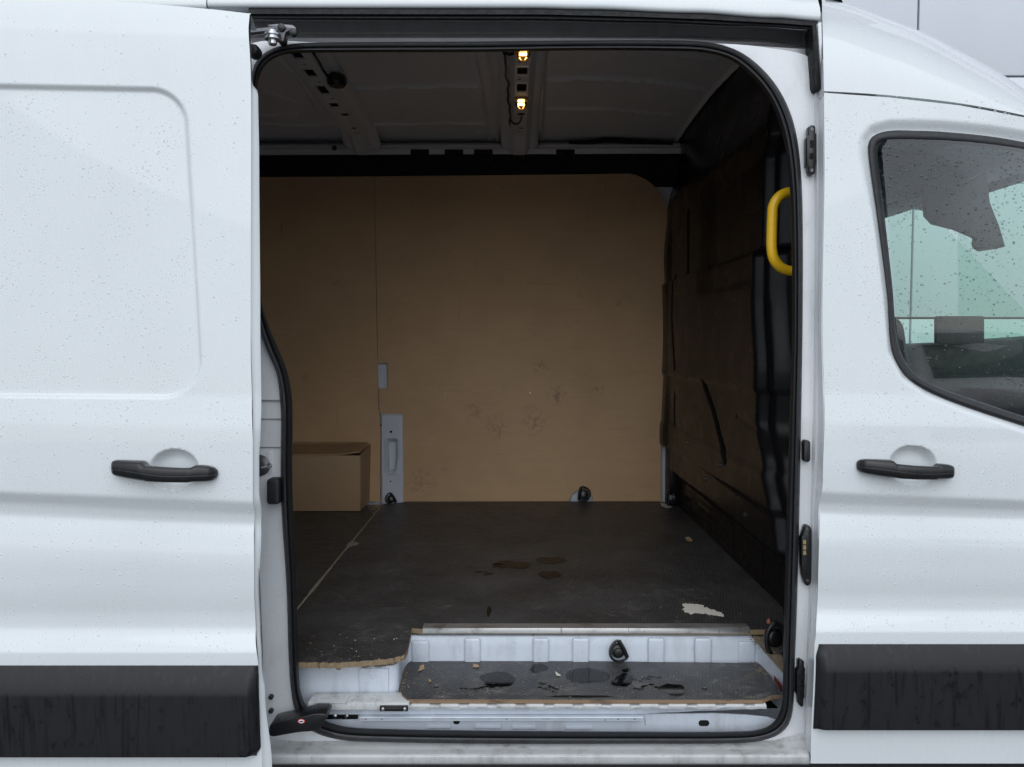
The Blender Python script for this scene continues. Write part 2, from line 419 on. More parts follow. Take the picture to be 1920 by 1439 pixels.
# ------------------------------------------------------------------ body side profile
WARP = [(0.80, 0.0), (0.95, 0.01), (1.10, 0.045), (1.27, 0.02), (2.0, 0.012), (2.12, 0.03), (2.2, 0.05)]
TH = [(0.40, 0), (0.74, 2), (0.767, 3), (0.773, 18), (0.80, 20), (0.835, 2), (0.865, -6), (0.93, 0), (1.01, 10), (1.04, 14),
      (1.062, -8), (1.082, -24), (1.095, -24), (1.110, 2), (1.20, 3), (1.255, 3.5), (1.277, 8.5), (1.325, 9), (1.345, 3), (1.6, 2.5), (2.05, 3.5), (2.12, 6), (2.135, 14), (2.25, 22)]
DZ = 0.002; Z0, Z1 = 0.40, 2.30
_pt = []; acc = 0.0; zz = Z0
while zz <= Z1:
    _pt.append(acc); acc += math.tan(R(table(TH, zz, True))) * DZ; zz += DZ
_ref = _pt[int((1.2 - Z0) / DZ)]
def prof(z):
    t = clamp((z - Z0) / DZ, 0, len(_pt) - 1.001); i = int(t); return lerp(_pt[i], _pt[i+1], t - i) - _ref
def jprof(z): return 0.0 if z < 1.27 else 0.062 * (z - 1.27)

van = thing('panel_van', (0.0, 0.95, 0.0), 'white panel van wet with rain, sliding side door open on an empty board-lined load bay', 'van')

def drops(name, parent, pick, n, yf, rmin=0.0005, rmed=0.00085, rmax=0.0030, seed=1, wide=1.0, mat='paint_bead'):
    """small water beads standing on a surface, one joined mesh"""
    rnd = random.Random(seed); mb = MB(); k = 6
    for _ in range(n):
        while True:
            px, py = pick(rnd); q = 0.5 + 0.22 * (math.sin(px * 0.031 + 1.3 * math.sin(py * 0.017)) + math.sin(py * 0.026 + 1.7 * math.sin(px * 0.021)) + 0.5 * math.sin(px * 0.11 + py * 0.07))
            if rnd.random() < q: break
        p = solve(px, py, yf)
        e = 0.004
        ax = (yf(p.x + e, p.z) - yf(p.x - e, p.z)) / (2*e); az = (yf(p.x, p.z + e) - yf(p.x, p.z - e)) / (2*e)
        nn = Vector((ax, -1, az)).normalized(); u = Vector((1, ax, 0)).normalized(); v = nn.cross(u)
        r = min(rmax, max(rmin, rmed * math.exp(rnd.gauss(0, 0.62)))); sx = wide * rnd.uniform(0.8, 1.5); sz = rnd.uniform(0.8, 1.3); h = r * 0.34
        vs_ = [p + nn * h]
        a0 = rnd.random()
        for (q, hh) in ((0.62, 0.72), (1.0, -0.08)):
            for i in range(k):
                a = a0 + 2*math.pi*i/k; vs_.append(p + u*(r*q*sx*math.cos(a)) + v*(r*q*sz*math.sin(a)) + nn*(h*hh))
        fs = [(0, 1+i, 1+(i+1)%k) for i in range(k)] + [(1+i, 1+k+i, 1+k+(i+1)%k, 1+(i+1)%k) for i in range(k)]
        mb.add(vs_, fs)
    me = bpy.data.meshes.new(name); me.from_pydata([tuple(p) for p in mb.v], [], mb.f)
    for p in me.polygons: p.use_smooth = True
    c = sum(mb.v, Vector()) / len(mb.v); me.transform(Matrix.Translation(-c)); me.materials.append(M[mat])
    return link(name, me, c, parent, kind='stuff')

# ------------------------------------------------------------------ sliding door (stands open, outside the body)
OFF = -0.12
REC = [(-260, 215), (262, 225), (297, 674), (-260, 670)]; RR = 75
_recw = [at(px, py, OFF) for px, py in REC]; recp = [(p.x, p.z) for p in _recw]; rr = RR * 1.68 / FPX
_cu = at(327, 880, OFF); cux, cuz, cua, cub = _cu.x, _cu.z, 45 * 1.68 / FPX, 38 * 1.68 / FPX
xS0 = at(472, 700, OFF).x
def yslide(x, z):
    ze = z + table(WARP, z) * (x - xS0)
    y = OFF + prof(ze)
    if x < recp[2][0] + 0.2 and 1.25 < z < 2.15:
        d = sdf(x, z, recp) - rr
        top = sst((z - 1.6) / 0.4)
        y += 0.0075 * sst(-d / lerp(0.008, 0.0125, top))
    q = ((x - cux) / cua) ** 2 + ((z - cuz) / cub) ** 2
    if q < 1: y += 0.024 * (1 - q ** 3) ** 0.8
    return y
E_PX = [(10, 470), (25, 470), (150, 471), (600, 470), (800, 474), (935, 474), (990, 477), (1100, 476), (1180, 480), (1245, 484), (1420, 491), (1500, 495)]
I_PX = [(10, 470), (28, 470.5), (150, 472), (160, 475), (174, 484), (300, 486), (600, 488), (760, 490), (800, 489), (860, 486), (920, 486), (960, 490), (1000, 490), (1100, 486), (1180, 489), (1245, 492), (1300, 497), (1439, 510), (1500, 514)]
etab = []
for py in range(10, 1500, 6):
    p = solve(table(E_PX, py, True), py, yslide); etab.append((p.z, p.x))
etab.sort()
ttab = []
for px, py in [(-80, -22), (60, -9), (180, 0), (300, 9), (400, 18), (470, 26), (490, 28)]:
    p = solve(px, py, yslide); ttab.append((p.x, p.z))
xl = at(-60, 700, OFF).x; zb = at(300, 1470, OFF).z; ztm = max(z for x, z in ttab)
nu, nv = 185, 560
rows = []
for j in range(nv + 1):
    z0 = lerp(zb, ztm, j / nv); xe = table(etab, z0); row = []
    for i in range(nu + 1):
        x = lerp(xl, xe, i / nu); zt = table(ttab, x); z = zb + (z0 - zb) * (zt - zb) / (ztm - zb)
        row.append(Vector((x, yslide(x, z), z)))
    rows.append(row)
# thickness: hemmed edge, inner frame and inner skin
skin = MB().loft(rows)
sl = obj('sliding_door', skin, M['white_paint'], van, sharp=60, label='sliding door slid back along the van side, beaded with rain')
def eline(dy, tabpx, n=150, dx=0.0, y0=25, y1=1470):
    out = []
    for i in range(n):
        py = lerp(y0, y1, i / (n - 1)); p = solve(table(tabpx, py, True), py, lambda x, z: OFF + prof(z) + dy)
        out.append(p + Vector((dx, 0, 0)))
    return out
mid = [(py, lerp(table(E_PX, py, True), table(I_PX, py, True), 0.30)) for py in range(10, 1500, 10)]
mid2 = [(py, lerp(table(E_PX, py, True), table(I_PX, py, True), 0.55)) for py in range(10, 1500, 10)]
L0 = eline(0.0, E_PX); L1 = eline(0.007, mid); L2 = eline(0.009, mid2); L3 = eline(0.016, I_PX); L4 = eline(0.032, I_PX, dx=-0.002)
L5 = [p + Vector((-0.03, 0.012, 0)) for p in L4]; L6 = [Vector((xl, p.y + 0.005, p.z)) for p in L5]; L7 = [Vector((xl, p.y, p.z)) for p in L0]
obj('door_edge', MB().loft([L0, L1, L2, L3, L4, L5, L6, L7]), M['white_paint'], sl, sharp=50)
topE = [Vector((rows[-1][i].x, rows[-1][i].y, rows[-1][i].z)) for i in range(nu + 1)]
obj('door_top', MB().loft([topE, [p + Vector((0, 0.012, -0.001)) for p in topE], [p + Vector((0, 0.045, -0.02)) for p in topE]]), M['white_paint'], sl)

def rub_strip(parent, yf, x0, x1f, z_top, z_bot, endside, name='rub_strip'):
    mb = MB(); rows = []; H = z_top - z_bot; N = 70
    for j in range(N + 1):
        z = lerp(z_bot, z_top, j / N); row = []
        a, b = (x0, x1f(z)) if endside > 0 else (x1f(z), x0)
        for i in range(201):
            t = i / 200; t = 1 - (1 - t) ** 1.7 if endside > 0 else t ** 1.7
            x = lerp(a, b, t); de = abs((b if endside > 0 else a) - x)
            h = 0.018 * (1 - (1 - clamp((z_top - z) / 0.060)) ** 1.35) * (1 - (1 - clamp(de / 0.022)) ** 1.5) * (1 - (1 - clamp((z - z_bot) / 0.006)) ** 1.5)
            row.append(Vector((x, yf(x, z) - 0.003 - max(0, h), z)))
        rows.append(row)
    # skirt back to the door
    allr = [[p + Vector((0, 0.022, 0)) for p in rows[0]]] + rows + [[p + Vector((0, 0.006, 0)) for p in rows[-1]]]
    mb.loft(allr); s = -1 if endside > 0 else 0
    mb.loft([[r[s] for r in rows], [r[s] + Vector((0, 0.02, 0)) for r in rows]])
    return obj(name, mb, M['wet_strip'], parent, sharp=60)
flat_s = lambda x, z: OFF + prof(z)
zs_t = solve(250, 1248, flat_s).z; zs_b = solve(250, 1416, flat_s).z
e_s = lambda z: table([(solve(491, 1416, flat_s).z, solve(490, 1416, flat_s).x), (solve(484, 1248, flat_s).z, solve(484, 1248, flat_s).x)], z) - 0.0 - 0.010 * sst(1 - (z - zs_b) / 0.02)
rub_strip(sl, flat_s, xl, e_s, zs_t, zs_b, 1)

def pull_handle(parent, yf, ox, oy, sc, mats):
    """outline taken in the photo, given real depth: lock cap, arched grip and two mounts"""
    top = [(228, 400), (240, 350), (270, 318), (330, 303), (500, 305), (690, 311), (725, 322), (745, 358), (800, 366), (1000, 384), (1250, 398), (1370, 399), (1400, 384), (1425, 370), (1500, 373), (1580, 384), (1650, 408), (1685, 450), (1698, 500)]
    bot = [(228, 420), (240, 470), (270, 500), (330, 520), (500, 548), (700, 575), (1000, 592), (1300, 598), (1560, 598), (1640, 588), (1680, 555), (1698, 510)]
    mb = MB(); rows = []; NS = 90
    for i in range(NS + 1):
        s = i / NS; s = 0.5 - 0.5 * math.cos(math.pi * s); s = lerp(0.003, 0.997, s)
        X = lerp(228, 1698, s); ty = table(top, X); by = table(bot, X)
        pt = solve(ox + X * sc, oy + ty * sc, yf); pb = solve(ox + X * sc, oy + by * sc, yf)
        cz = (pt.z + pb.z) / 2; hz = max((pt.z - pb.z) / 2, 0.0006); x = (pt.x + pb.x) / 2
        endf = math.sqrt(clamp(min(s, 1 - s) / 0.05)) if min(s, 1 - s) < 0.05 else 1.0
        arch = math.sin(math.pi * s) ** 0.7
        front = 0.016 * endf + 0.022 * arch; grip = sst((X - 740) / 60) * sst((1400 - X) / 60)
        back = 0.017 * grip - 0.004 * (1 - grip)
        ys = yf(cux if False else x, pb.z - 0.03); row = []
        for k in range(20):
            a = 2 * math.pi * k / 20; cc, ss = math.cos(a), math.sin(a)
            f = lambda q: math.copysign(abs(q) ** 0.62, q)
            zz_ = cz + hz * f(ss); d = (front + back) / 2 + (front - back) / 2 * f(cc)
            row.append(Vector((x, ys - d, zz_)))
        if 0 < i and abs(X - 545) < 10 and not any(r == 'cut' for r in rows): pass
        rows.append(row)
    mb.loft(rows, closed=True, capends=True)
    h = obj('door_handle', mb, M['black_plastic'], parent, sharp=50)
    # raised parting line along the grip and the lock-cap joint
    pl_ = []
    for i in range(40):
        X = lerp(236, 1690, i / 39); s = (X - 228) / 1470.0; yl = lerp(422, 508, sst(clamp(s * 1.5)))
        p = solve(ox + X * sc, oy + yl * sc, yf); arch = math.sin(math.pi * s) ** 0.7; en = math.sqrt(clamp(min(s, 1 - s) / 0.05))
        pl_.append(Vector((p.x, yf(p.x, p.z - 0.05) - (0.016 * en + 0.022 * arch) + 0.0006, p.z)))
    obj('handle_line', MB().tube(pl_, 0.0009, 6), M['dark_steel'], parent)
    return h
flat_nc = lambda x, z: OFF + prof(z)
pull_handle(sl, flat_nc, 180, 820, 1 / 7.385, M)
def pick_s(r):
    while True:
        px = r.uniform(0, 468); py = r.uniform(30, 1240); d = 0.35
        if 155 < py < 740 and px < 365: d = 0.9
        elif 740 < py < 930: d = 0.8
        elif py < 150: d = 0.15
        if r.random() < d and not (208 < px < 412 and 850 < py < 905): return px, py
drops('water_beads', sl, pick_s, 4800, yslide, seed=3)

# ------------------------------------------------------------------ front door with window
WO = [(1629, 290), (1630, 268), (1640, 255), (1668, 247), (1720, 247), (1769, 249), (1852, 257), (1919, 268), (1990, 283), (2060, 318), (2150, 400), (2230, 500), (2275, 580), (2290, 640), (2270, 760), (2220, 860), (2150, 868), (2030, 832), (1919, 798), (1810, 762), (1739, 733), (1698, 704), (1673, 658), (1664, 554), (1647, 420)]
WI = [(1646, 300), (1645, 278), (1653, 268), (1680, 267), (1727, 268), (1760, 269), (1827, 274), (1919, 287), (1982, 300), (2048, 332), (2136, 412), (2214, 510), (2256, 586), (2270, 640), (2252, 752), (2208, 842), (2150, 848), (2030, 814), (1919, 781), (1831, 752), (1760, 727), (1718, 704), (1693, 670), (1681, 629), (1673, 537), (1658, 404)]
_cf = at(1711, 873, 0.0); cfx, cfz, cfa, cfb = _cf.x, _cf.z, 44 * 1.8 / FPX, 38 * 1.8 / FPX
xF0 = at(1540, 700, 0.0).x
def yfront_b(x, z): return prof(z + table(WARP, z) * (x - xF0))
wop = [(p.x, p.z) for p in (solve(px, py, lambda x, z: yfront_b(x, z) + 0.008) for px, py in WO)]
def yfront(x, z):
    y = yfront_b(x, z)
    if z > 1.15 and x > wop[0][0] - 0.08:
        d = sdf(x, z, wop)
        wd = lerp(0.018, 0.030, sst((z - 1.7) / 0.25))
        if d < wd: y += 0.011 * sst(1 - d / wd)
    q = ((x - cfx) / cfa) ** 2 + ((z - cfz) / cfb) ** 2
    if q < 1: y += 0.024 * (1 - q ** 3) ** 0.8
    return y
F_PX = [(150, 1545), (172, 1545), (300, 1546), (600, 1542), (780, 1546), (900, 1543), (960, 1537), (1100, 1534), (1190, 1530), (1210, 1527), (1430, 1520), (1470, 1519)]
SEAM = [(1540, 174), (1667, 183), (1800, 198), (1918, 220), (2010, 242), (2090, 290), (2200, 400), (2300, 530), (2380, 650)]
ftab = []
for py in range(150, 1470, 6):
    p = solve(table(F_PX, py, True), py, yfront_b); ftab.append((p.z, p.x))
ftab.sort()
stab = [(p.x, p.z) for p in (solve(px, py, yfront_b) for px, py in SEAM)]
xr = at(2360, 700, 0).x; zfb = solve(1700, 1432, yfront_b).z; zfm = max(z for x, z in stab)
rows = []; nu, nv = 270, 480
for j in range(nv + 1):
    z0 = lerp(zfb, zfm, j / nv); x0 = table(ftab, z0); row = []
    for i in range(nu + 1):
        x = lerp(x0, xr, i / nu); zt = table(stab, x); z = zfb + (z0 - zfb) * (zt - zfb) / (zfm - zfb)
        row.append(Vector((x, yfront(x, z), z)))
    rows.append(row)
mb = MB(); n = nu + 1; fs = []
for j in range(nv):
    for i in range(nu):
        a, b = rows[j][i], rows[j+1][i+1]
        cx_, cz_ = (a.x + b.x) / 2, (a.z + b.z) / 2
        if cz_ > 1.2 and cx_ > wop[0][0] - 0.01 and inside(cx_, cz_, wop) and sdf(cx_, cz_, wop) < -0.006: continue
        fs.append((j*n + i, j*n + i + 1, (j+1)*n + i + 1, (j+1)*n + i))
mb.add([p for r in rows for p in r], fs)
# folded edges
ed = [r[0] for r in rows]; mb.loft([ed, [p + Vector((0.002, 0.006, 0)) for p in ed], [p + Vector((0.003, 0.040, 0)) for p in ed], [p + Vector((0.06, 0.045, 0)) for p in ed]])
et = rows[-1]; mb.loft([et, [p + Vector((0, 0.008, -0.001)) for p in et], [p + Vector((0, 0.03, -0.006)) for p in et]])
eb = rows[0]; mb.loft([eb, [p + Vector((0, 0.006, -0.001)) for p in eb], [p + Vector((0, 0.05, 0.004)) for p in eb]])
fd = obj('front_door', mb, M['white_paint'], van, sharp=50, label='closed front door with rain-spotted window and black handle')
# window rubber: loft from outer to inner outline
def ringpts(poly, n, cpt):
    d = spline(poly, 900, True); out = []
    for i in range(n):
        a = 2 * math.pi * i / n; best = None
        dx, dy = math.cos(a), math.sin(a)
        for k in range(len(d)):
            x1, y1 = d[k-1][0] - cpt[0], d[k-1][1] - cpt[1]; x2, y2 = d[k][0] - cpt[0], d[k][1] - cpt[1]
            c1 = dx * y1 - dy * x1; c2 = dx * y2 - dy * x2
            if (c1 <= 0 < c2) or (c2 <= 0 < c1):
                t = c1 / (c1 - c2); x, y = lerp(x1, x2, t), lerp(y1, y2, t)
                if x * dx + y * dy > 0:
                    L = math.hypot(x, y)
                    if best is None or L > best: best = L
        out.append((cpt[0] + dx * best, cpt[1] + dy * best))
    return out
cw = (1900, 540); ro = ringpts(WO, 260, cw); ri = ringpts(WI, 260, cw)
def wring(t, dy): return [solve(lerp(a[0], b[0], t), lerp(a[1], b[1], t), lambda x, z: yfront_b(x, z) + dy) for a, b in zip(ro, ri)]
obj('window_seal', MB().loft([wring(-0.12, 0.016), wring(-0.05, 0.008), wring(0.15, 0.003), wring(0.5, 0.002), wring(0.85, 0.007), wring(1.0, 0.014), wring(1.03, 0.022)], closed=True), M['black_rubber'], fd, sharp=60)
gp = [solve(px, py, lambda x, z: yfront_b(x, z) + 0.018) for px, py in ringpts(WI, 120, cw)]
ctr = solve(cw[0], cw[1], lambda x, z: yfront_b(x, z) + 0.018)
YG = lambda x, z: 0.035 + 0.001 * (z - 1.5)
gv = [Vector((p.x + 0.002 * (p.x - ctr.x), YG(p.x, p.z), p.z)) for p in gp]
obj('window_glass', MB().add(gv, [tuple(range(len(gv)))]), M['green_glass'], fd)
def pick_g(r):
    while True:
        px, py = r.uniform(1645, 1920), r.uniform(268, 780)
        if inside(px, py, WI) and r.random() < (0.9 if py < 480 else 0.45): return px, py
drops('glass_beads', fd, pick_g, 2200, lambda x, z: YG(x, z) - 0.0005, seed=9, rmed=0.0010, mat='glass_bead')
zf_t = solve(1700, 1208, yfront_b).z; zf_b = solve(1700, 1366, yfront_b).z
fx_ = lambda z: table(ftab, z) + 0.004 + 0.006 * sst((z - zf_t + 0.03) / 0.03)
rub_strip(fd, lambda x, z: prof(z), xr, fx_, zf_t, zf_b, -1)
pull_handle(fd, yfront_b, 1605 - 228 * 0.1238, 820 + 2, 0.1238, M)
def pick_f(r):
    while True:
        px = r.uniform(1548, 1919); py = r.uniform(180, 1205)
        if inside(px, py, WO) or (1600 < px < 1792 and 850 < py < 897): continue
        if r.random() < (0.85 if py < 900 else 0.5): return px, py
drops('water_beads', fd, pick_f, 3000, yfront, seed=5)

# ------------------------------------------------------------------ cab roof side, roof edge panels
CONT = [(1541, -4), (1600, 11), (1667, 36), (1733, 62), (1800, 96), (1867, 132), (1918, 166), (1980, 214), (2040, 262)]
bot = spline([(1545, 171), (1667, 179), (1800, 194), (1918, 216), (2030, 242)], 90)
topc = spline(CONT, 90)
rows = []
for j in range(40):
    v = j / 39; row = []
    for i in range(90):
        a, b = bot[i], topc[i]
        pb = solve(a[0], a[1], yfront_b)
        s = math.sin(v * math.pi / 2) ** 0.9
        groove = 0.010 * math.exp(-((v - lerp(0.62, 0.80, i/89)) / 0.07) ** 2) * sst(1 - i / 55)
        Y = pb.y + 0.04 * v + 0.26 * (1 - math.cos(v * math.pi / 2)) ** 1.4 + groove
        row.append(at(lerp(a[0], b[0], s), lerp(a[1], b[1], s), Y))
    rows.append(row)
rows.append([p + Vector((0, 0.3, 0.02)) for p in rows[-1]]); rows.append([p + Vector((0, 1.0, -0.02)) for p in rows[-1]])
low = [[p + Vector((0, 0.012, 0.001)) for p in rows[0]], ]
cabs = obj('cab_roof_side', MB().loft([[p + Vector((0, 0.04, 0.002)) for p in rows[0]]] + low + rows), M['white_paint'], van, sharp=60)
def ycab(x, z): return 0.09 + 0.12 * (z - 2.05)
def rpanel(px0, px1, tab, n=80):
    R0 = []; ys = [0.10, 0.108, 0.125, 0.16, 0.22]; 
    line = [(lerp(px0, px1, i/(n-1)), table(tab, lerp(px0, px1, i/(n-1)), True)) for i in range(n)]
    lip = [at(px, py, 0.098) for px, py in line]
    rows = [[p + Vector((0, 0.03, 0.001)) for p in lip], lip]
    for dz, Y in ((0.004, 0.0945), (0.012, 0.094), (0.03, 0.098), (0.06, 0.115), (0.10, 0.16), (0.16, 0.24), (0.22, 0.36), (0.25, 0.5)):
        rows.append([Vector((p.x, Y, p.z + dz)) for p in lip])
    return MB().loft(rows)
RP = [(-100, 10), (390, 14), (700, 15), (1000, 15), (1100, 17), (1300, 24), (1450, 33), (1537, 39)]
obj('roof_edge_panel', rpanel(390, 1537, RP), M['white_paint'], van, sharp=60)
obj('roof_edge_panel', rpanel(-90, 388, [(-90, 16), (388, 17)], 40), M['white_paint'], van, sharp=60)

# ------------------------------------------------------------------ door aperture: jamb, seal, gasket, upper channel
CEN = (1000, 740); NA = 420
OUT = [(474, 81), (600, 80), (900, 79), (1200, 79), (1350, 82), (1440, 90), (1524, 112), (1526, 165), (1527, 300), (1527, 600), (1524, 800), (1519, 1000), (1514, 1200), (1508, 1330), (1502, 1400),
       (1490, 1412), (1300, 1413), (900, 1413), (600, 1413), (520, 1413), (500, 1400), (492, 1200), (480, 900), (470, 600), (466, 300), (468, 120)]
SO = [(470, 170), (472, 135), (484, 110), (505, 94), (535, 84), (600, 80), (900, 78), (1100, 76), (1250, 76), (1330, 80), (1385, 96), (1428, 128), (1463, 172), (1488, 230), (1500, 300), (1505, 400), (1505, 600), (1502, 800), (1498, 1000), (1494, 1150), (1490, 1250), (1487, 1330), (1477, 1362), (1452, 1382), (1400, 1393),
      (1200, 1395), (900, 1395), (720, 1392), (640, 1388), (590, 1374), (562, 1352), (549, 1318), (542, 1250), (537, 1100), (528, 960), (526, 870), (527, 800), (525, 750), (518, 700), (500, 656), (488, 620), (478, 560), (472, 400), (470, 250)]
SI = [(482, 172), (486, 145), (498, 122), (518, 108), (545, 101), (600, 99), (900, 98), (1100, 95), (1250, 96), (1320, 99), (1368, 112), (1405, 140), (1438, 180), (1460, 228), (1474, 290), (1482, 380), (1485, 600), (1480, 800), (1474, 1000), (1470, 1150), (1468, 1250), (1466, 1320), (1456, 1348), (1436, 1364), (1400, 1371),
      (1200, 1372), (900, 1370), (720, 1367), (650, 1363), (610, 1352), (582, 1335), (566, 1305), (560, 1250), (556, 1100), (550, 960), (548, 870), (549, 800), (547, 740), (538, 695), (520, 650), (504, 612), (490, 560), (484, 400), (482, 250)]
def spoly(poly): return poly
rO = ringpts(OUT, NA, CEN); rA = ringpts(SO, NA, CEN); rB = ringpts(SI, NA, CEN)
SD = 0.0
def jr(pts, dy): return [solve(px, py, lambda x, z: jprof(z) + dy) for px, py in pts]
def mixp(A, B, t): return [(lerp(a[0], b[0], t), lerp(a[1], b[1], t)) for a, b in zip(A, B)]
jamb_o = jr(rO, 0.056)
rowsj = [jamb_o, jr(mixp(rO, rA, 0.5), 0.054), jr(mixp(rA, rB, 0.3), 0.058)]
# behind: body side sheet closing the bay round the opening
big = []
for i in range(NA):
    a = 2 * math.pi * i / NA; d = (math.cos(a), -math.sin(a)); c0 = Vector((0.03, 0.13, 1.45))
    tx = (0.77 if d[0] > 0 else 2.4) / max(abs(d[0]), 1e-6); tz = (1.06 if d[1] > 0 else 1.02) / max(abs(d[1]), 1e-6)
    t = min(tx, tz); zb_ = c0.z + d[1] * t; zb_ = min(zb_, 2.30) if c0.x + d[0] * t > 0.62 else zb_; big.append(Vector((c0.x + d[0] * t, 0.13 + 0.11 * sst((zb_ - 2.1) / 0.3), zb_)))
jamb = obj('door_jamb', MB().loft(rowsj, closed=True), M['jamb_paint'], van, sharp=50)
obj('body_side', MB().loft([[p + Vector((0, 0.003, 0)) for p in jamb_o], [p + Vector((0, 0.03 + 0.075 * sst((p.z - 2.08) / 0.08), 0.035 * sst((p.z - 2.08) / 0.08))) for p in jamb_o], big], closed=True), M['inner_paint'], van)
# flange carrying the seal
obj('aperture_flange', MB().loft([jr(mixp(rA, rB, 0.5), 0.064), jr(mixp(rA, rB, 0.92), 0.070), jr(mixp(rA, rB, 0.90), 0.085), jr(mixp(rA, rB, 0.2), 0.098)], closed=True), M['matte_black'], van)
secs = [(t, d - 0.018) for t, d in [(0.0, 0.071), (0.02, 0.060), (0.12, 0.050), (0.28, 0.044), (0.42, 0.046), (0.50, 0.054), (0.56, 0.048), (0.72, 0.046), (0.88, 0.053), (0.98, 0.066), (1.0, 0.085), (0.9, 0.095)]]
obj('door_seal', MB().loft([jr(mixp(rA, rB, t), d) for t, d in secs], closed=True), M['black_rubber'], van, sharp=60)

# right return of the pillar, out to the door shut line
JR = [(112, 1524), (165, 1526), (300, 1527), (600, 1527), (800, 1524), (1000, 1519), (1200, 1514), (1330, 1508), (1418, 1501)]
def vline(tabpx, dy, y0, y1, n=90, dpx=0.0, pf=jprof):
    return [solve(table(tabpx, lerp(y0, y1, i/(n-1)), True) + dpx, lerp(y0, y1, i/(n-1)), lambda x, z: pf(z) + dy) for i in range(n)]
FP2 = [(py, px - 2.5) for py, px in F_PX]
mixF = lambda t: [(py, lerp(table(JR, py, True), table(FP2, py, True), t)) for py in range(110, 1440, 20)]
obj('pillar_return', MB().loft([vline(JR, 0.0565, 112, 1425), vline(mixF(0.10), 0.052, 112, 1425), vline(mixF(0.28), 0.045, 112, 1425), vline(mixF(0.40), 0.047, 112, 1425), vline(mixF(0.62), 0.040, 112, 1425), vline(mixF(0.86), 0.022, 112, 1425), vline(mixF(1.0), 0.012, 112, 1430), vline([(py, px + 8) for py, px in F_PX], 0.012, 112, 1430)]), M['jamb_paint'], van, sharp=40)
# sill plate
def hline(px0, px1, py, Y, n=90, f=None):
    return [at(lerp(px0, px1, i/(n-1)), py + (f(lerp(px0, px1, i/(n-1))) if f else 0), Y) for i in range(n)]
cr = lambda k: (lambda px: -k * sst((px - 1440) / 70) - 0.4 * k * sst((560 - px) / 60))
obj('sill_plate', MB().loft([hline(480, 1512, 1390, 0.054, f=cr(14)), hline(480, 1512, 1397, 0.044, f=cr(10)), hline(480, 1514, 1408, 0.012, f=cr(4)), hline(480, 1516, 1413.5, -0.006, f=cr(2)), hline(480, 1517, 1416, -0.012), hline(480, 1518, 1420, -0.016), hline(480, 1518, 1431, -0.016), hline(480, 1518, 1433, -0.012), hline(480, 1518, 1435, 0.03)]), M['sill_paint'], van, sharp=50)
obj('under_sill', MB().box(-2.4, 2.5, 0.01, 0.06, 0.24, 0.455), M['black_plastic'], van, bevel=0.01)  # plain black piece below the sill
# gasket along the roof edge and down the cab side
GT = [(466, 16), (1000, 16.5), (1100, 18.5), (1300, 25.5), (1450, 34.5), (1537, 40)]
GB = [(466, 37), (700, 37.5), (1000, 38), (1200, 42), (1400, 49), (1532, 57)]
def gl(t, Y): return [at(px, lerp(table(GT, px, True), table(GB, px, True), t), Y) for px in [lerp(466, 1533, i/119) for i in range(120)]]
obj('roof_gasket', MB().loft([gl(-0.05, 0.13), gl(0.0, 0.101), gl(0.12, 0.094), gl(0.5, 0.090), gl(0.62, 0.096), gl(0.85, 0.094), gl(1.0, 0.104), gl(1.0, 0.14)]), M['roof_rubber'], van, sharp=30)
obj('cab_gasket', MB().prism([at(px, py, 0.074) for px, py in ((1523, 48), (1531, 42), (1540, 160), (1541, 167), (1531, 169), (1528, 160))], (0, 0.05, 0)), M['roof_rubber'], van, bevel=0.003)
obj('cab_flange', MB().prism([at(px, py, 0.080) for px, py in ((1533, 44), (1541, 40), (1545, 168), (1541, 170))], (0, 0.05, 0)), M['white_paint'], van, bevel=0.003)
# upper channel, its shade painted in as dark grey, with the roller track
def cl(tab, Y, x0=466, x1=1524): return [at(px, table(tab, px, True), Y) for px in [lerp(x0, x1, i/79) for i in range(80)]]
K1 = [(466, 38), (1000, 39), (1200, 43), (1400, 50), (1524, 57)]; K2 = [(466, 41), (1000, 42), (1200, 46), (1400, 53), (1524, 60)]; K3 = [(466, 65), (1000, 65), (1250, 67), (1400, 72), (1524, 82)]
K4 = [(466, 72), (1000, 72), (1250, 73), (1400, 79), (1524, 87)]; K5 = [(466, 80), (1250, 80), (1400, 84), (1524, 90)]; K6 = [(466, 90), (1250, 90), (1400, 98), (1524, 113)]
obj('upper_channel', MB().loft([cl(K1, 0.115), cl(K2, 0.17), cl(K3, 0.175)]), M['shaded_dirty_paint'], van, sharp=40)
obj('roller_track', MB().loft([cl(K3, 0.176), cl([(a, b + 1) for a, b in K3], 0.150), cl(K4, 0.142), cl([(a, b - 1) for a, b in K5], 0.146), cl(K5, 0.128), cl([(a, b + 2.5) for a, b in K5], 0.122), cl(K6, 0.124)]), M['track_steel'], van, sharp=30)
obj('channel_end', MB().prism([at(px, py, 0.10) for px, py in ((1524, 44), (1534, 46), (1536, 125), (1524, 118))], (0, 0.09, 0)), M['shaded_dirty_paint'], van)

# ------------------------------------------------------------------ load bay shell
FZ = 0.665; YW = atz(1000, 940, FZ).y
SZ = 0.575
XB = 0.81
XR = -2.3
ZC = 2.449
obj('far_side_panel', MB().box(XR, XB + 0.06, YW + 0.030, YW + 0.05, 0.45, 2.52), M['inner_paint'], van)
obj('rear_closure', MB().box(XR - 0.03, XR, 0.0, YW + 0.05, 0.45, 2.52), M['inner_paint'], van)
obj('under_floor', MB().box(XR, XB + 0.05, 0.36, YW + 0.03, 0.47, FZ - 0.020), M['inner_paint'], van)
obj('roof_panel', MB().box(XR, 0.70, 0.20, YW + 0.1, 2.50, 2.515), M['white_paint'], van, bevel=0.004)

obj('roof_panel', MB().box(0.702, XB + 0.06, 0.42, YW + 0.1, 2.50, 2.515), M['white_paint'], van, bevel=0.004)
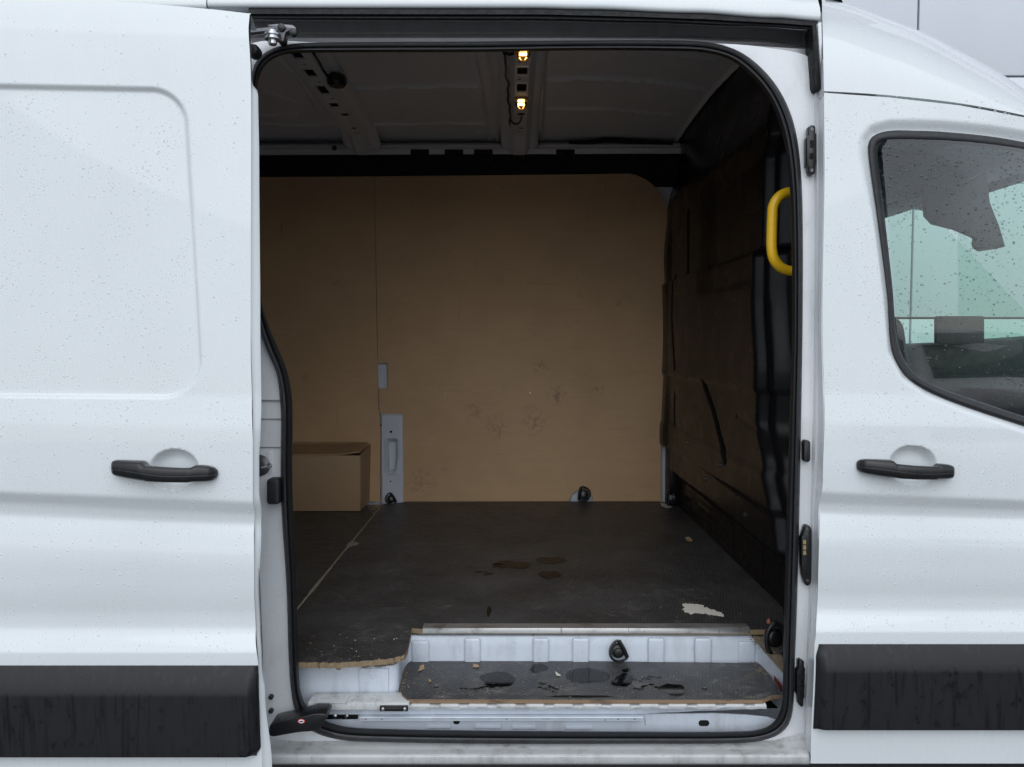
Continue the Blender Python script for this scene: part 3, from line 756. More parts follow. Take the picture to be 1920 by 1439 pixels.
# ceiling skin with pressed beads
beads = []                                              # (plan polyline, half width, height)
def bead(pts, wd, h): beads.append(([(p.x, p.y) for p in (atz(px, py, ZC) for px, py in pts)], wd, h))
bead([(655, 170), (760, 168), (900, 165)], 0.014, 0.006); bead([(690, 234), (800, 233), (915, 232)], 0.014, 0.005)
bead([(490, 234), (560, 235), (640, 234)], 0.014, 0.005); bead([(488, 217), (560, 215), (578, 210)], 0.012, 0.005)
bead([(1030, 153), (1120, 150), (1220, 156), (1325, 172)], 0.016, 0.007); bead([(1028, 206), (1130, 206), (1260, 218)], 0.016, 0.005)
bead([(1036, 100), (1180, 98), (1340, 118)], 0.02, 0.004)
bead([(490, 172), (540, 190), (552, 194)], 0.010, 0.005); bead([(510, 110), (560, 150), (600, 215)], 0.012, 0.004)
bead([(893, 100), (905, 165), (918, 262)], 0.010, 0.006); bead([(915, 100), (925, 165), (934, 262)], 0.010, 0.006)
bead([(1016, 100), (1018, 165), (1014, 262)], 0.012, 0.007); bead([(895, 248), (915, 249)], 0.012, 0.005)
bead([(1400, 110), (1330, 180), (1268, 262)], 0.012, 0.007)
rows = []; nx, ny = 330, 150
for j in range(ny + 1):
    y = lerp(0.32, YW + 0.02, j / ny); row = []
    for i in range(nx + 1):
        x = lerp(-1.25, XB + 0.05, i / nx); z = ZC + 0.012 * math.sin(math.pi * (y - 0.1) / 1.8)
        for ln, wd, h in beads:
            d = poly_dist(x, y, ln)
            if d < wd: z -= 2.0 * h * sst(1 - d / wd)
        row.append(Vector((x, y, z)))
    rows.append(row)
ceil = obj('ceiling_skin', MB().loft(rows), M['roof_paint'], van, sharp=60)
obj('ceiling_skin', MB().box(XR, -1.25, 0.32, YW - 0.02, ZC, ZC + 0.006), M['roof_paint'], van)

def bow(pxc, holes, name='roof_bow'):
    ZB = 2.404
    xc = sum(atz(px, py, ZB).x for px, py in pxc) / len(pxc)
    hy = []
    for (py0, py1, hw) in holes:
        a = atz(960, py1, ZB).y; b = atz(960, py0, ZB).y; hy.append((min(a, b), max(a, b), hw))
    ys = sorted(set([0.34, YW - 0.22, YW - 0.14, YW - 0.10, YW - 0.085] + [q for a, b, _ in hy for q in (a, b)] + [lerp(0.34, YW - 0.22, k/14) for k in range(15)]))
    def zb(y): return ZB + 0.010 * math.sin(math.pi * (y - 0.1) / 1.8) - 0.045 * sst((y - (YW - 0.22)) / 0.13)
    xs = [-0.088, -0.078, -0.072, -0.050, -0.046, -0.030, -0.026, -0.018, 0.018, 0.026, 0.030, 0.046, 0.050, 0.072, 0.078, 0.088]
    zo = [0.044, 0.034, 0.030, 0.030, 0.026, 0.004, 0.0, 0.0, 0.0, 0.0, 0.004, 0.026, 0.030, 0.030, 0.034, 0.044]
    mb = MB(); n = len(xs); fs = []; vsx = []
    for y in ys:
        for x, z in zip(xs, zo): vsx.append((xc + x, y, zb(y) + z))
    for j in range(len(ys) - 1):
        ym = (ys[j] + ys[j+1]) / 2; hole = any(a < ym < b for a, b, _ in hy)
        for i in range(n - 1):
            if hole and i == 7: continue
            fs.append((j*n + i, j*n + i + 1, (j+1)*n + i + 1, (j+1)*n + i))
    mb.add(vsx, fs)
    # raised rims round the openings
    for a, b, _ in hy:
        z = zb((a + b) / 2)
        for x0, x1, y0, y1 in ((-0.021, -0.018, a - 0.010, b + 0.010), (0.018, 0.021, a - 0.010, b + 0.010), (-0.018, 0.018, a - 0.010, a), (-0.018, 0.018, b, b + 0.010)):
            mb.box(xc + x0, xc + x1, y0, y1, z - 0.004, z + 0.003)
    o = obj(name, mb, M['roof_paint'], van, sharp=40)
    # dark plate over the slots, painting in the shade of the hollow bow
    obj('bow_shade_plate', MB().box(xc - 0.024, xc + 0.024, 0.35, YW - 0.25, ZB + 0.024, ZB + 0.028), M['dark_void'], o)
    return o, xc, zb
bc, xbc, zbc = bow([(974, 138), (976, 200), (978, 283)], [(131, 146, 0), (161, 177, 0)])
bl, xbl, zbl = bow([(555, 109), (613, 173), (686, 285)], [(103, 115, 0), (134, 149, 0), (165, 181, 0), (196, 205, 0)])
# small punched holes: dark discs set in the bow faces
hd = MB().lathe((0,0,0), (0,0,-1), [(1.0, 0.0), (1.0, 0.0006), (0.6, 0.0008)], 10).mesh('punched_hole'); hd.materials.append(M['dark_void'])
def hole(o, px, py, r, zb, ex=1.0):
    p = atz(px, py, 2.402); p.z = zb(p.y) - 0.0008
    h = link('punched_hole', hd, p, o); h.scale = (r * ex, r, 1.0)
for px, py, r, ex in ((977, 218, 0.013, 1.3), (977, 243, 0.006, 1.6), (974, 249, 0.004, 1), (980, 249, 0.004, 1), (977, 261, 0.004, 1), (974, 123, 0.004, 1.5), (974, 155, 0.004, 1.5), (976, 187, 0.004, 1.5)): hole(bc, px, py, r, zbc, ex)
for px, py, r, ex in ((647, 219, 0.015, 1.1), (664, 243, 0.009, 1.2), (657, 232, 0.004, 1), (667, 251, 0.004, 1), (672, 251, 0.004, 1), (675, 263, 0.004, 1.2), (571, 127, 0.004, 1.2), (599, 160, 0.004, 1.2), (624, 190, 0.004, 1.2)): hole(bl, px, py, r, zbl, ex)
# bow feet: square windows at the lower end
for o, px, py in ((bc, 978, 283), (bl, 686, 285)):
    p = at(px, py, YW - 0.086); obj('foot_window', MB().box(p.x - 0.016, p.x + 0.016, p.y - 0.006, p.y + 0.004, p.z - 0.011, p.z + 0.011), M['dark_void'], o, bevel=0.004)

# load bay lamps, lit
for px, py in ((974, 107), (976, 200)):
    p = atz(px, py, 2.39); x, y, z = xbc, p.y, zbc(p.y)
    lb = obj('load_lamp', MB().box(x - 0.025, x + 0.025, y - 0.050, y + 0.050, z - 0.008, z + 0.001), M['lamp_body'], van, bevel=0.0038, label='small lit amber load bay lamp clipped into the roof bow')
    obj('bulb', MB().tube([(x - 0.012, y, z - 0.015), (x + 0.012, y, z - 0.015)], 0.0045, 10), M['bulb_glow'], lb)
    for s_ in (-1, 1): obj('filament_holder', MB().box(x + s_*0.014 - 0.002, x + s_*0.014 + 0.002, y - 0.012, y + 0.012, z - 0.020, z - 0.008), M['steel'], lb)
    le = MB().lathe((x, y, z - 0.0082), (0, 0, -1), [(0.024, 0.0), (0.0245, 0.006), (0.022, 0.013), (0.016, 0.019), (0.007, 0.022)], 24)
    for q_ in le.v: q_.y = y + (q_.y - y) * 2.0
    obj('lamp_lens', le, M['lamp_lens'], lb, sharp=60)
# cables and the round sensor
cz = lambda px, py, z: atz(px, py, z)
cab = spline([tuple(cz(px, py, 2.43)) for px, py in ((944, 98), (949, 120), (948, 135), (953, 160), (952, 180), (956, 205), (957, 222), (956, 232), (961, 244), (958, 262), (955, 288))], 90)
obj('lamp_cable', MB().tube([(x + 0.002*math.sin(i*0.7), y, z) for i, (x, y, z) in enumerate(cab)], 0.0042, 8).tube(spline([tuple(cz(px, py, 2.392)) for px, py in ((956, 222), (962, 231), (970, 233), (976, 227), (978, 219))], 24), 0.0036, 8).tube(spline([tuple(cz(px, py, 2.394)) for px, py in ((947, 100), (956, 102), (966, 99))], 10), 0.006, 8), M['black_rubber'], van)
p = cz(632, 152, 2.418)
obj('roof_sensor', MB().lathe(p + Vector((0, 0, 0.02)), (0, 0, -1), [(0.030, 0.0), (0.036, 0.012), (0.036, 0.028), (0.028, 0.040), (0.010, 0.043)], 10).tube(spline([tuple(cz(px, py, 2.43)) for px, py in ((588, 100), (600, 120), (606, 132), (614, 142), (622, 150))], 30), 0.005, 8), M['black_plastic'], van, sharp=25)

# header rail where roof meets far wall, with a plain black strip below
def rl(tab, Y, z=None): return [at(px, table(tab, px), Y) for px in [lerp(330, 1300, i/79) for i in range(80)]]
obj('cant_rail', MB().loft([rl([(330, 271), (1275, 268)], YW - 0.035), rl([(330, 274), (1275, 271)], YW - 0.055), rl([(330, 279), (1275, 276)], YW - 0.060), rl([(330, 281), (1275, 278)], YW - 0.074), rl([(330, 291), (1275, 288)], YW - 0.076), rl([(330, 293), (1275, 290)], YW - 0.06)]), M['roof_paint'], van, sharp=30)
obj('header_strip', MB().loft([rl([(330, 292), (1275, 289)], YW - 0.072), rl([(330, 296), (1275, 293)], YW - 0.040), rl([(330, 330), (480, 329), (860, 327), (1100, 323), (1180, 321), (1215, 326), (1245, 345), (1300, 350)], YW - 0.004), rl([(330, 333), (1300, 352)], YW + 0.02)]), M['matte_black'], van, sharp=40)
for px in (787, 851, 906, 1060):
    p = at(px, 285, YW - 0.076); obj('rail_slot', MB().box(p.x - 0.045, p.x + 0.045, p.y - 0.0015, p.y + 0.004, p.z - 0.018, p.z + 0.012), M['matte_black'], van, bevel=0.004)
p = at(627, 282, YW - 0.076); obj('rail_clip', MB().lathe(p + Vector((0, 0.002, 0.01)), (0, -1, 0), [(0.012, 0), (0.012, 0.006), (0.006, 0.010)], 10), M['black_plastic'], van)
obj('roof_foam', MB().tube(spline([tuple(at(px, py, YW - 0.06)) for px, py in ((1066, 268), (1110, 266), (1140, 262), (1180, 265), (1230, 268), (1262, 270))], 40), [0.006 + 0.006 * math.sin(math.pi * i / 39) for i in range(40)], 8), M['matte_black'], van)

# ------------------------------------------------------------------ wall lining
def wallpoly(pts, Y=None): return [at(px, py, YW if Y is None else Y) for px, py in pts]
cut = [(1112, 940.5)] + [(1090 + 22 * math.cos(a), 940 - 21 * math.sin(a)) for a in [math.pi * k / 10 for k in range(1, 10)]] + [(1068, 940.5)]
arc = spline([(1150, 322.5), (1180, 325), (1206, 334), (1228, 350), (1244, 374), (1252, 400)], 14)
main = [(702.5, 331), (860, 329)] + arc + [(1251, 520), (1247, 680), (1240, 790), (1240, 940.5)] + cut + [(757, 941), (757, 792), (754, 780), (748, 776), (719, 776), (714, 780), (711, 768), (710, 729), (727.5, 729), (727, 681), (708.5, 681), (706, 560), (704, 440)]
wb1 = obj('wall_board', MB().prism(wallpoly(main), (0, 0.008, 0)), M['hardboard'], van, bevel=0.0012, segs=1, label='large brown hardboard lining sheet with rounded upper corner')
left = [(330, 333), (702, 331), (703.6, 440), (705.5, 560), (708.0, 681), (709.5, 757), (713, 800), (713, 941), (330, 941)]
wb2 = obj('wall_board', MB().prism(wallpoly(left), (0, 0.008, 0)), M['hardboard'], van, bevel=0.0012, segs=1, label='brown hardboard lining sheet beside the wheel arch box')
sm = MB().lathe((0,0,0), (0,-1,0), [(0.0042, -0.001), (0.0042, 0.0012), (0.003, 0.0022), (0.0014, 0.0022), (0.0012, 0.0008)], 12).mesh('screw'); sm.materials.append(M['steel'])
for px, py, w_ in ((689, 355, wb2), (699, 355, wb2), (697.5, 511, wb2), (708.5, 511, wb1), (702.5, 662, wb2), (713.5, 661, wb1), (704.5, 757, wb2), (715, 756, wb1), (587, 740, wb2), (836, 738, wb1), (994, 737, wb1), (1185, 736, wb1), (932, 352, wb1), (1130, 348, wb1)):
    link('screw', sm, at(px, py, YW), w_)

# pressed pillar cover between the boards
pa, pb_ = at(713, 942, YW - 0.012), at(757, 776, YW - 0.012)
def pz(py): return at(735, py, YW).z
rows = []
slot = [(at(px, py, YW).x, at(px, py, YW).z) for px, py in ((728, 826), (743, 826), (744, 850), (740, 882), (729, 882))]
for j in range(171):
    z = lerp(pz(944), pz(776), j / 170); row = []
    for i in range(61):
        x = lerp(pa.x + 0.002, pb_.x - 0.002, i / 60)
        ex = min(x - pa.x, pb_.x - x); et_ = pz(776) - z
        y = YW - 0.012 + 0.014 * (1 - sst(min(ex, et_ + 0.002) / 0.012))
        if pb_.x - x < 0.03: y += 0.004 * (1 - sst((pb_.x - x - 0.014) / 0.008))
        d = sdf(x, z, slot) 
        y += 0.038 * sst((0.004 - d) / 0.004) - 0.006 * sst(1 - abs(d - 0.011) / 0.007)
        if pz(893) - 0.003 < z < pz(893) + 0.003: y += 0.0025
        row.append(Vector((x, y, z)))
    rows.append(row)
pc = obj('pillar_cover', MB().loft(rows), M['inner_paint'], van, sharp=50)
for px, py, r in ((733, 810, 0.0065), (732.5, 903, 0.004), (714.5, 798, 0.004)):
    q = at(px, py, YW - 0.0125); obj('fixing_hole', MB().lathe(q, (0, -1, 0), [(r, -0.001), (r, 0.0006), (r * 0.5, 0.0008)], 12), M['dark_void'], pc)

def tie_down(p, nrm, up, r, name='tie_down', lab=None, flip=1):
    """round boss with a hinged D-shaped ring"""
    nrm = Vector(nrm).normalized(); up = Vector(up).normalized(); sd_ = nrm.cross(up) * flip
    b = obj(name, MB().lathe(p, nrm, [(r*0.75, 0), (r*0.75, 0.006), (r*0.62, 0.012), (r*0.40, 0.014), (r*0.36, 0.020), (r*0.15, 0.021)], 18)
            .tube([p + sd_ * r * 0.55 + up * r * 0.95 + nrm * 0.012, p + sd_ * r * 0.62 + nrm * 0.014, p + sd_ * r * 0.55 - up * r * 0.95 + nrm * 0.012], r * 0.22, 10), M['black_plastic'], van, sharp=35, label=lab)
    path = [p + sd_ * r * 0.55 + up * r + nrm * 0.012]
    for k in range(13):
        a = math.pi * (0.5 + k / 12); path.append(p + sd_ * (0.25 * r + math.cos(a) * r * 1.15) + up * math.sin(a) * r * 1.05 + nrm * (0.012 + 0.012 * abs(math.cos(a))))
    path.append(p + sd_ * r * 0.55 - up * r + nrm * 0.012)
    obj('ring', MB().tube(spline([tuple(q) for q in path], 40), r * 0.13, 10), M['black_plastic'], b)
    return b
tie_down(at(733, 936, YW - 0.014), (0.1, -1, 0.2), (-0.5, 0, 0.85), 0.027, flip=-1)
tie_down(at(1094, 927, YW - 0.004), (0, -1, 0.2), (0.15, 0, 1), 0.034)
# white strip of body metal between lining and bulkhead is the far side panel itself

# wheel arch box
pf = atz(600, 959, FZ); YBX = pf.y; xe_ = atz(676, 958, FZ).x
ztf = at(600, 853, YBX).z
wx0 = XR + 0.4
wa = obj('wheel_arch_box', MB().box(wx0, xe_, YBX, YBX + 0.009, FZ + 0.001, ztf - 0.004), M['dark_hardboard'], van, bevel=0.001, label='boxed-in wheel arch covered in brown hardboard')
obj('side_board', MB().prism([(xe_ - 0.006, YBX + 0.0095, FZ + 0.001), (xe_ - 0.006, YW - 0.001, FZ + 0.001), (xe_ + 0.004, YW - 0.001, ztf + 0.02), (xe_ - 0.004, YBX + 0.0095, ztf - 0.004)], (0.007, 0, 0)), M['dark_hardboard'], wa)
obj('lid_board', MB().prism([(wx0, YBX + 0.001, ztf - 0.003), (xe_ - 0.10, YBX + 0.001, ztf - 0.003), (xe_ + 0.002, YBX + 0.001, ztf + 0.010), (xe_ + 0.004, YW - 0.012, ztf + 0.018), (wx0, YW - 0.012, ztf + 0.008)], (0, 0, 0.006)), M['dark_hardboard'], wa)
bz = at(600, 829, YW).z
obj('back_batten', MB().box(wx0, at(690, 835, YW - 0.01).x, YW - 0.011, YW - 0.001, ztf + 0.028, bz), M['dark_hardboard'], wa, bevel=0.001)

# ------------------------------------------------------------------ load floor
def frag(pts, amp, n, seed):
    rnd = random.Random(seed); q = resample(pts, n); return [(x + rnd.uniform(-amp, amp) * 0.4, y + rnd.uniform(-amp, amp)) for x, y in q]
def floorpoly(pts, z): return [atz(px, py, z) for px, py in pts]
frontL = spline([(772, 1179), (768, 1200), (760, 1226), (742, 1233), (705, 1238), (650, 1242), (590, 1243), (540, 1243)], 40)
seam_n = (545, 1157); seam_f = (716, 947)
mainf = [(720, 946), (757, 942), (1000, 940.5), (1240, 941), (1262, 945), (1296, 962), (1360, 1028), (1468, 1138), (1472, 1180), (1447, 1181), (1405, 1181), (1100, 1180.5), (793, 1180)] + frag(frontL, 1.0, 60, 4) + [(538, 1240), (540, 1163)]
fb1 = obj('floor_board', MB().prism(floorpoly(mainf, FZ), (0, 0, -0.014)), M['phenolic_floor'], van, edge=M['chipboard'], label='large dark anti-slip floor board, scuffed and printed with wet footmarks')
leftf = [(714.5, 947), (538, 1162.5), (380, 1160), (400, 946)]
obj('floor_board', MB().prism(floorpoly(leftf, FZ - 0.001), (0, 0, -0.014)), M['phenolic_floor'], van, edge=M['chipboard'], label='dark floor board behind the crumbling seam')
# pale crumbling joint filler along the seam
rnd = random.Random(12); jm = MB(); a = atz(716, 947, FZ); b = atz(540, 1163, FZ)
prev = None; topL, botL = [], []
for i in range(70):
    t = i / 69; p = a.lerp(b, t); wv = 0.0022 + 0.003 * rnd.random() + (0.010 * math.exp(-((t - 0.47) / 0.02) ** 2)) + 0.004 * math.exp(-((t - 0.8) / 0.04) ** 2)
    topL.append(p + Vector((wv + (0.03 * math.exp(-((t - 0.47) / 0.012) ** 2)), 0, 0.0015))); botL.append(p + Vector((-wv * 0.8, 0, 0.0015)))
jm.loft([[p - Vector((0, 0, 0.008)) for p in topL], topL, [(p + q) / 2 + Vector((0, 0, 0.001)) for p, q in zip(topL, botL)], botL, [p - Vector((0, 0, 0.008)) for p in botL]])
simple('seam_filler', (0.24, 0.22, 0.16), 0.9, var=0.4, scale=160, bump=0.5)
obj('seam_filler', jm, M['seam_filler'], van)
# aluminium nosing
Ya = atz(1100, 1180, FZ).y; xa0, xa1 = atz(793, 1178, FZ).x, atz(1404, 1178, FZ).x
obj('aluminium_nosing', MB().prism([(xa0, Ya + 0.036, FZ + 0.0005), (xa0, Ya + 0.036, FZ + 0.003), (xa0, Ya - 0.001, FZ + 0.0045), (xa0, Ya - 0.004, FZ + 0.003), (xa0, Ya - 0.004, FZ - 0.011), (xa0, Ya - 0.0005, FZ - 0.011), (xa0, Ya - 0.0005, FZ + 0.0005)], (xa1 - xa0, 0, 0)), M['aluminium'], van, bevel=0.0006, segs=1)

# step well wall: plan polyline from the left front face, round into the riser, out again on the right
Yr = Ya + 0.006; Yf = 0.112
plan = [(at(480, 1260, Yf).x, Yf), (at(640, 1260, Yf).x, Yf), (at(728, 1260, Yf).x, Yf), (at(744, 1260, Yf).x, Yf + 0.008), (at(750, 1260, Yf + 0.03).x, Yf + 0.03), (at(757, 1240, Yr - 0.06).x, Yr - 0.06), (at(766, 1215, Yr - 0.01).x, Yr - 0.012), (at(778, 1215, Yr).x, Yr), (at(900, 1215, Yr).x, Yr), (at(1402, 1215, Yr).x, Yr), (at(1416, 1215, Yr).x, Yr - 0.006), (at(1436, 1225, Yr - 0.06).x, Yr - 0.07), (at(1472, 1260, 0.125).x, 0.125)]
pls = spline(plan, 160)
zt_, zl_ = FZ - 0.022, 0.505
rw = []
for z, dy in ((zt_ + 0.001, 0.012), (zt_, 0.003), (zt_ - 0.004, 0.0), (0.61, -0.001), (SZ + 0.005, -0.003), (zl_, -0.004)):
    rw.append([Vector((x, y + dy, z)) for x, y in pls])
sw = obj('step_well', MB().loft(rw), M['step_paint'], van, sharp=50)
for px0, px1, py in ((772, 805, 1201), (871, 901, 1196), (999, 1029, 1196), (1073, 1104, 1196), (1215, 1245, 1196), (1302, 1333, 1196), (1384, 1415, 1202)):
    a = at(px0, py, Yr - 0.003); b = at(px1, 1243, Yr - 0.003)
    obj('embossed_panel', MB().box(a.x, b.x, Yr - 0.0115, Yr + 0.002, b.z, a.z), M['step_paint'], sw, bevel=0.006, segs=3)
a = at(673, 1253, Yf - 0.004); b = at(729, 1301, Yf - 0.004)
obj('access_panel', MB().box(a.x, b.x, Yf - 0.0065, Yf + 0.003, b.z, a.z), M['step_paint'], sw, bevel=0.002)
a = at(697, 1264, Yf - 0.004); b = at(702, 1272, Yf - 0.004)
obj('access_slot', MB().box(a.x, b.x, Yf - 0.0085, Yf + 0.003, b.z, a.z), M['step_paint'], sw, bevel=0.0018)
# curled liner sheet and crumbs under the worn front edge
cur = spline([(566, 1247), (640, 1249), (700, 1250), (738, 1246), (756, 1232)], 50)
obj('liner_sheet', MB().loft([[at(px, py - 6, Yf + 0.012) for px, py in cur], [at(px, py - 1.5, Yf - 0.004) for px, py in cur], [at(px, py + 1.0 + 1.2 * math.sin(i * 0.9), Yf - 0.012) for i, (px, py) in enumerate(cur)], [at(px, py + 0.5, Yf - 0.006) for px, py in cur]]), M['paper'], van)
obj('torn_splinter', MB().prism([at(px, py, Yf - 0.014) for px, py in ((626, 1246), (646, 1246), (637, 1257), (631, 1256))], (0, 0.004, 0)), M['chipboard'], van)

tie_down(at(1158, 1220, Yr - 0.008), (0, -1, 0.15), (-0.45, 0, 0.9), 0.027, flip=-1, lab='black tie-down ring bolted to the white step riser')
# step board
stepp = [(768, 1240), (1110, 1240), (1424, 1244), (1432, 1252), (1464, 1296), (1465, 1303), (1446, 1305), (1437, 1309), (1430, 1312.5), (1100, 1312.5), (764, 1312), (754, 1303), (749, 1285), (752, 1262)]
sb = obj('step_board', MB().prism(floorpoly(stepp, SZ), (0, 0, -0.010)), M['phenolic_step'], van, edge=M['ply_edge'], label='dark scuffed plywood step board below the load floor, wet with footprints')
scm = MB().lathe((0,0,0), (0,0,1), [(0.0075, -0.001), (0.0075, 0.0008), (0.0062, 0.0012), (0.0055, 0.0004), (0.0022, 0.0003), (0.001, 0.0006)], 16).mesh('screw_cup'); scm.materials.append(M['dark_steel'])
for px, py in ((818, 1288), (1044, 1292), (1321, 1292)): link('screw_cup', scm, atz(px, py, SZ), sb)
# pressed flange under the board
Yn = atz(1100, 1312.5, SZ).y
nfl = 420; fl = [[], [], [], [], []]
xf0, xf1 = at(762, 1322, Yn).x, at(1436, 1322, Yn).x
for i in range(nfl):
    x = lerp(xf0, xf1, i/(nfl-1)); ph_ = ((x - xf0) / 0.0705) % 1.0; up = sst((ph_ - 0.12) / 0.1) * sst((0.88 - ph_) / 0.1); wob = 0.0012 * math.sin(x * 61) + 0.0010 * math.sin(x * 147)
    z = SZ - 0.0105 - 0.0035 * (1 - up)
    fl[0].append(Vector((x, Yn + 0.05, z))); fl[1].append(Vector((x, Yn + 0.004 - 0.004 * up, z)))
    fl[2].append(Vector((x, Yn - 0.002 - 0.003 * up, z - 0.004))); fl[3].append(Vector((x, Yn - 0.001 - 0.002 * up, SZ - 0.0215 + wob))); fl[4].append(Vector((x, Yn + 0.012, SZ - 0.022 + wob)))
obj('pressed_flange', MB().loft(fl), M['sill_paint'], van, sharp=40)
# strip under the flange, inner sill and lower track
tp = [(560, 1329), (760, 1327), (1436, 1327)]; bt = [(560, 1340), (1190, 1339), (1260, 1336), (1320, 1333), (1440, 1329.5)]
L = [lerp(560, 1438, i/79) for i in range(80)]
obj('flange_strip', MB().loft([[at(px, table(tp, px), Yn + 0.012) for px in L], [at(px, table(bt, px, True), Yn + 0.016) for px in L], [at(px, table(bt, px, True) + 0.5, Yn + 0.05) for px in L]]), M['step_paint'], van)
YI = Yn + 0.03
si = [(548, 1338), (1290, 1339), (1340, 1338), (1400, 1341), (1440, 1345), (1462, 1353), (1470, 1378), (548, 1378)]
isl = obj('inner_sill', MB().prism([at(px, py, YI) for px, py in si], (0, 0.006, 0)), M['step_paint'], van, bevel=0.002)
obj('sill_shade_plate', MB().box(-0.6, 0.78, 0.33, 0.34, 0.42, 0.565), M['dark_void'], van)  # black plate that paints in the shade behind the sill gap
for px, py, hw, hh in ((856, 1354, 0.008, 0.0062), (1320, 1356.5, 0.0135, 0.0075)):
    p = at(px, py, YI - 0.0015)
    pts = [(p.x + (hw - hh) * (1 if math.cos(a_) > 0 else -1) + hh * math.cos(a_), p.y, p.z + hh * math.sin(a_)) for a_ in [2*math.pi*(k+0.5)/20 for k in range(20)]]
    obj('drain_hole', MB().prism(pts, (0, 0.002, 0)), M['dark_void'], isl)
for px0, px1, py0, py1 in ((800, 845, 1358, 1366), (890, 940, 1358, 1366), (960, 1005, 1359, 1367), (1060, 1110, 1360, 1368)):
    a = at(px0, py0, YI - 0.001); b = at(px1, py1, YI - 0.001); obj('sill_pad', MB().box(a.x, b.x, YI - 0.0035, YI + 0.002, b.z, a.z), M['step_paint'], isl, bevel=0.0015)
a = at(674, 1341, YI - 0.018); b = at(1206, 1352, YI - 0.018)
lt = obj('lower_track', MB().prism([(a.x, YI - 0.026, a.z - 0.002), (a.x, YI - 0.026, a.z - 0.006), (a.x, YI - 0.020, a.z - 0.007), (a.x, YI - 0.020, b.z), (a.x, YI - 0.001, b.z), (a.x, YI - 0.001, a.z - 0.002)], (b.x - a.x, 0, 0)), M['step_paint'], van, bevel=0.0012, segs=1)
for px, wd in ((849, 0.010), (1024, 0.011)):
    p = at(px, 1346.5, YI - 0.021); obj('track_slot', MB().box(p.x - wd, p.x + wd, YI - 0.0215, YI - 0.018, p.z - 0.003, p.z + 0.003), M['dark_steel'], lt, bevel=0.001)
for px in (686, 716, 950, 1159, 1190):
    p = at(px, 1347, YI - 0.021); obj('track_rivet', MB().lathe(p + Vector((0, 0.001, 0)), (0, -1, 0), [(0.004, 0), (0.0035, 0.0015), (0.001, 0.002)], 10), M['dark_steel'], lt)
# track cover at left with its black clip, dirty plate and roller bracket
a = at(577, 1318, Yn - 0.008); b = at(767, 1332, Yn - 0.008)
tc = obj('track_cover', MB().box(a.x, b.x, Yn - 0.008, Yn + 0.05, b.z, a.z), M['sill_paint'], van, bevel=0.002)
pp = [atz(px, py, a.z + 0.003) for px, py in ((589, 1317), (600, 1303), (656, 1303), (650, 1317))]
obj('dirty_plate', MB().prism(pp, (0, 0, -0.0025)), M['sill_paint'], tc)
for px in (668,):
    q = at(px, 1315, Yn + 0.01); 
a = at(712, 1324, Yn - 0.012); b = at(765, 1334, Yn - 0.012)
clip = obj('rail_clip', MB().box(a.x, b.x, Yn - 0.014, Yn - 0.006, b.z, a.z).box(a.x + 0.014, b.x - 0.014, Yn - 0.020, Yn - 0.012, b.z + 0.003, a.z - 0.001), M['black_plastic'], van, bevel=0.0015)
for px in (718, 759):
    q = at(px, 1330, Yn - 0.015); obj('bolt', MB().lathe(q + Vector((0, 0.002, 0)), (0, -1, 0), [(0.0042, 0), (0.0042, 0.003), (0.002, 0.004)], 8), M['steel'], clip)
a = at(578, 1333, 0.085); b = at(672, 1348, 0.085)
rb = obj('roller_bracket', MB().box(a.x, b.x, 0.080, 0.102, b.z, a.z), M['black_plastic'], van, bevel=0.003)
for px, r in ((628, 0.006), (650, 0.005)):
    q = at(px, 1343, 0.079); obj('roller_pin', MB().lathe(q + Vector((0, 0.002, 0)), (0, -1, 0), [(r, 0), (r, 0.004), (r * 0.5, 0.006)], 12), M['steel'], rb)
# maroon patch and dirt on the right cheek of the well
pr = [at(px, py, Y) for px, py, Y in ((1451, 1266, 0.150), (1466, 1284, 0.125), (1467, 1298, 0.125), (1452, 1276, 0.150))]
obj('primer_patch', MB().prism(pr, (-0.001, -0.002, 0)), M['maroon_paint'], van)

# ------------------------------------------------------------------ black lower arm of the sliding door
ar = spline([(505, 1362), (514, 1357), (545, 1350), (572, 1343), (590, 1339), (610, 1340), (613, 1346), (606, 1358), (598, 1368), (582, 1372), (560, 1374), (530, 1379), (512, 1382), (505, 1380)], 60, True)
obj_arm = obj('lower_arm', MB().prism([at(px, py, -0.030) for px, py in ar], (0, 0.055, 0)), M['black_plastic'], van, bevel=0.006, segs=3, sharp=40)
q = at(565, 1353, -0.0315)
obj('warning_sticker', MB().lathe(q + Vector((0, 0.001, 0)), (0, -1, 0), [(0.0075, 0), (0.0075, 0.0008), (0.0058, 0.0009)], 24), M['red_print'], obj_arm).scale = (1.15, 1, 0.72)
obj('sticker_face', MB().lathe(q + Vector((0, 0.001, 0)), (0, -1, 0), [(0.0058, 0.0008), (0.0058, 0.0013), (0.001, 0.0013)], 24), M['white_print'], obj_arm).scale = (1.15, 1, 0.72)
obj('sticker_mark', MB().prism([q + Vector((dx, -0.0006, dz)) for dx, dz in ((-0.0048, -0.0004), (-0.0020, 0.0014), (0.0010, 0.0016), (0.0048, 0.0002), (0.0044, -0.0012), (-0.0048, -0.0016))], (0, -0.0003, 0)), M['dark_void'], obj_arm)

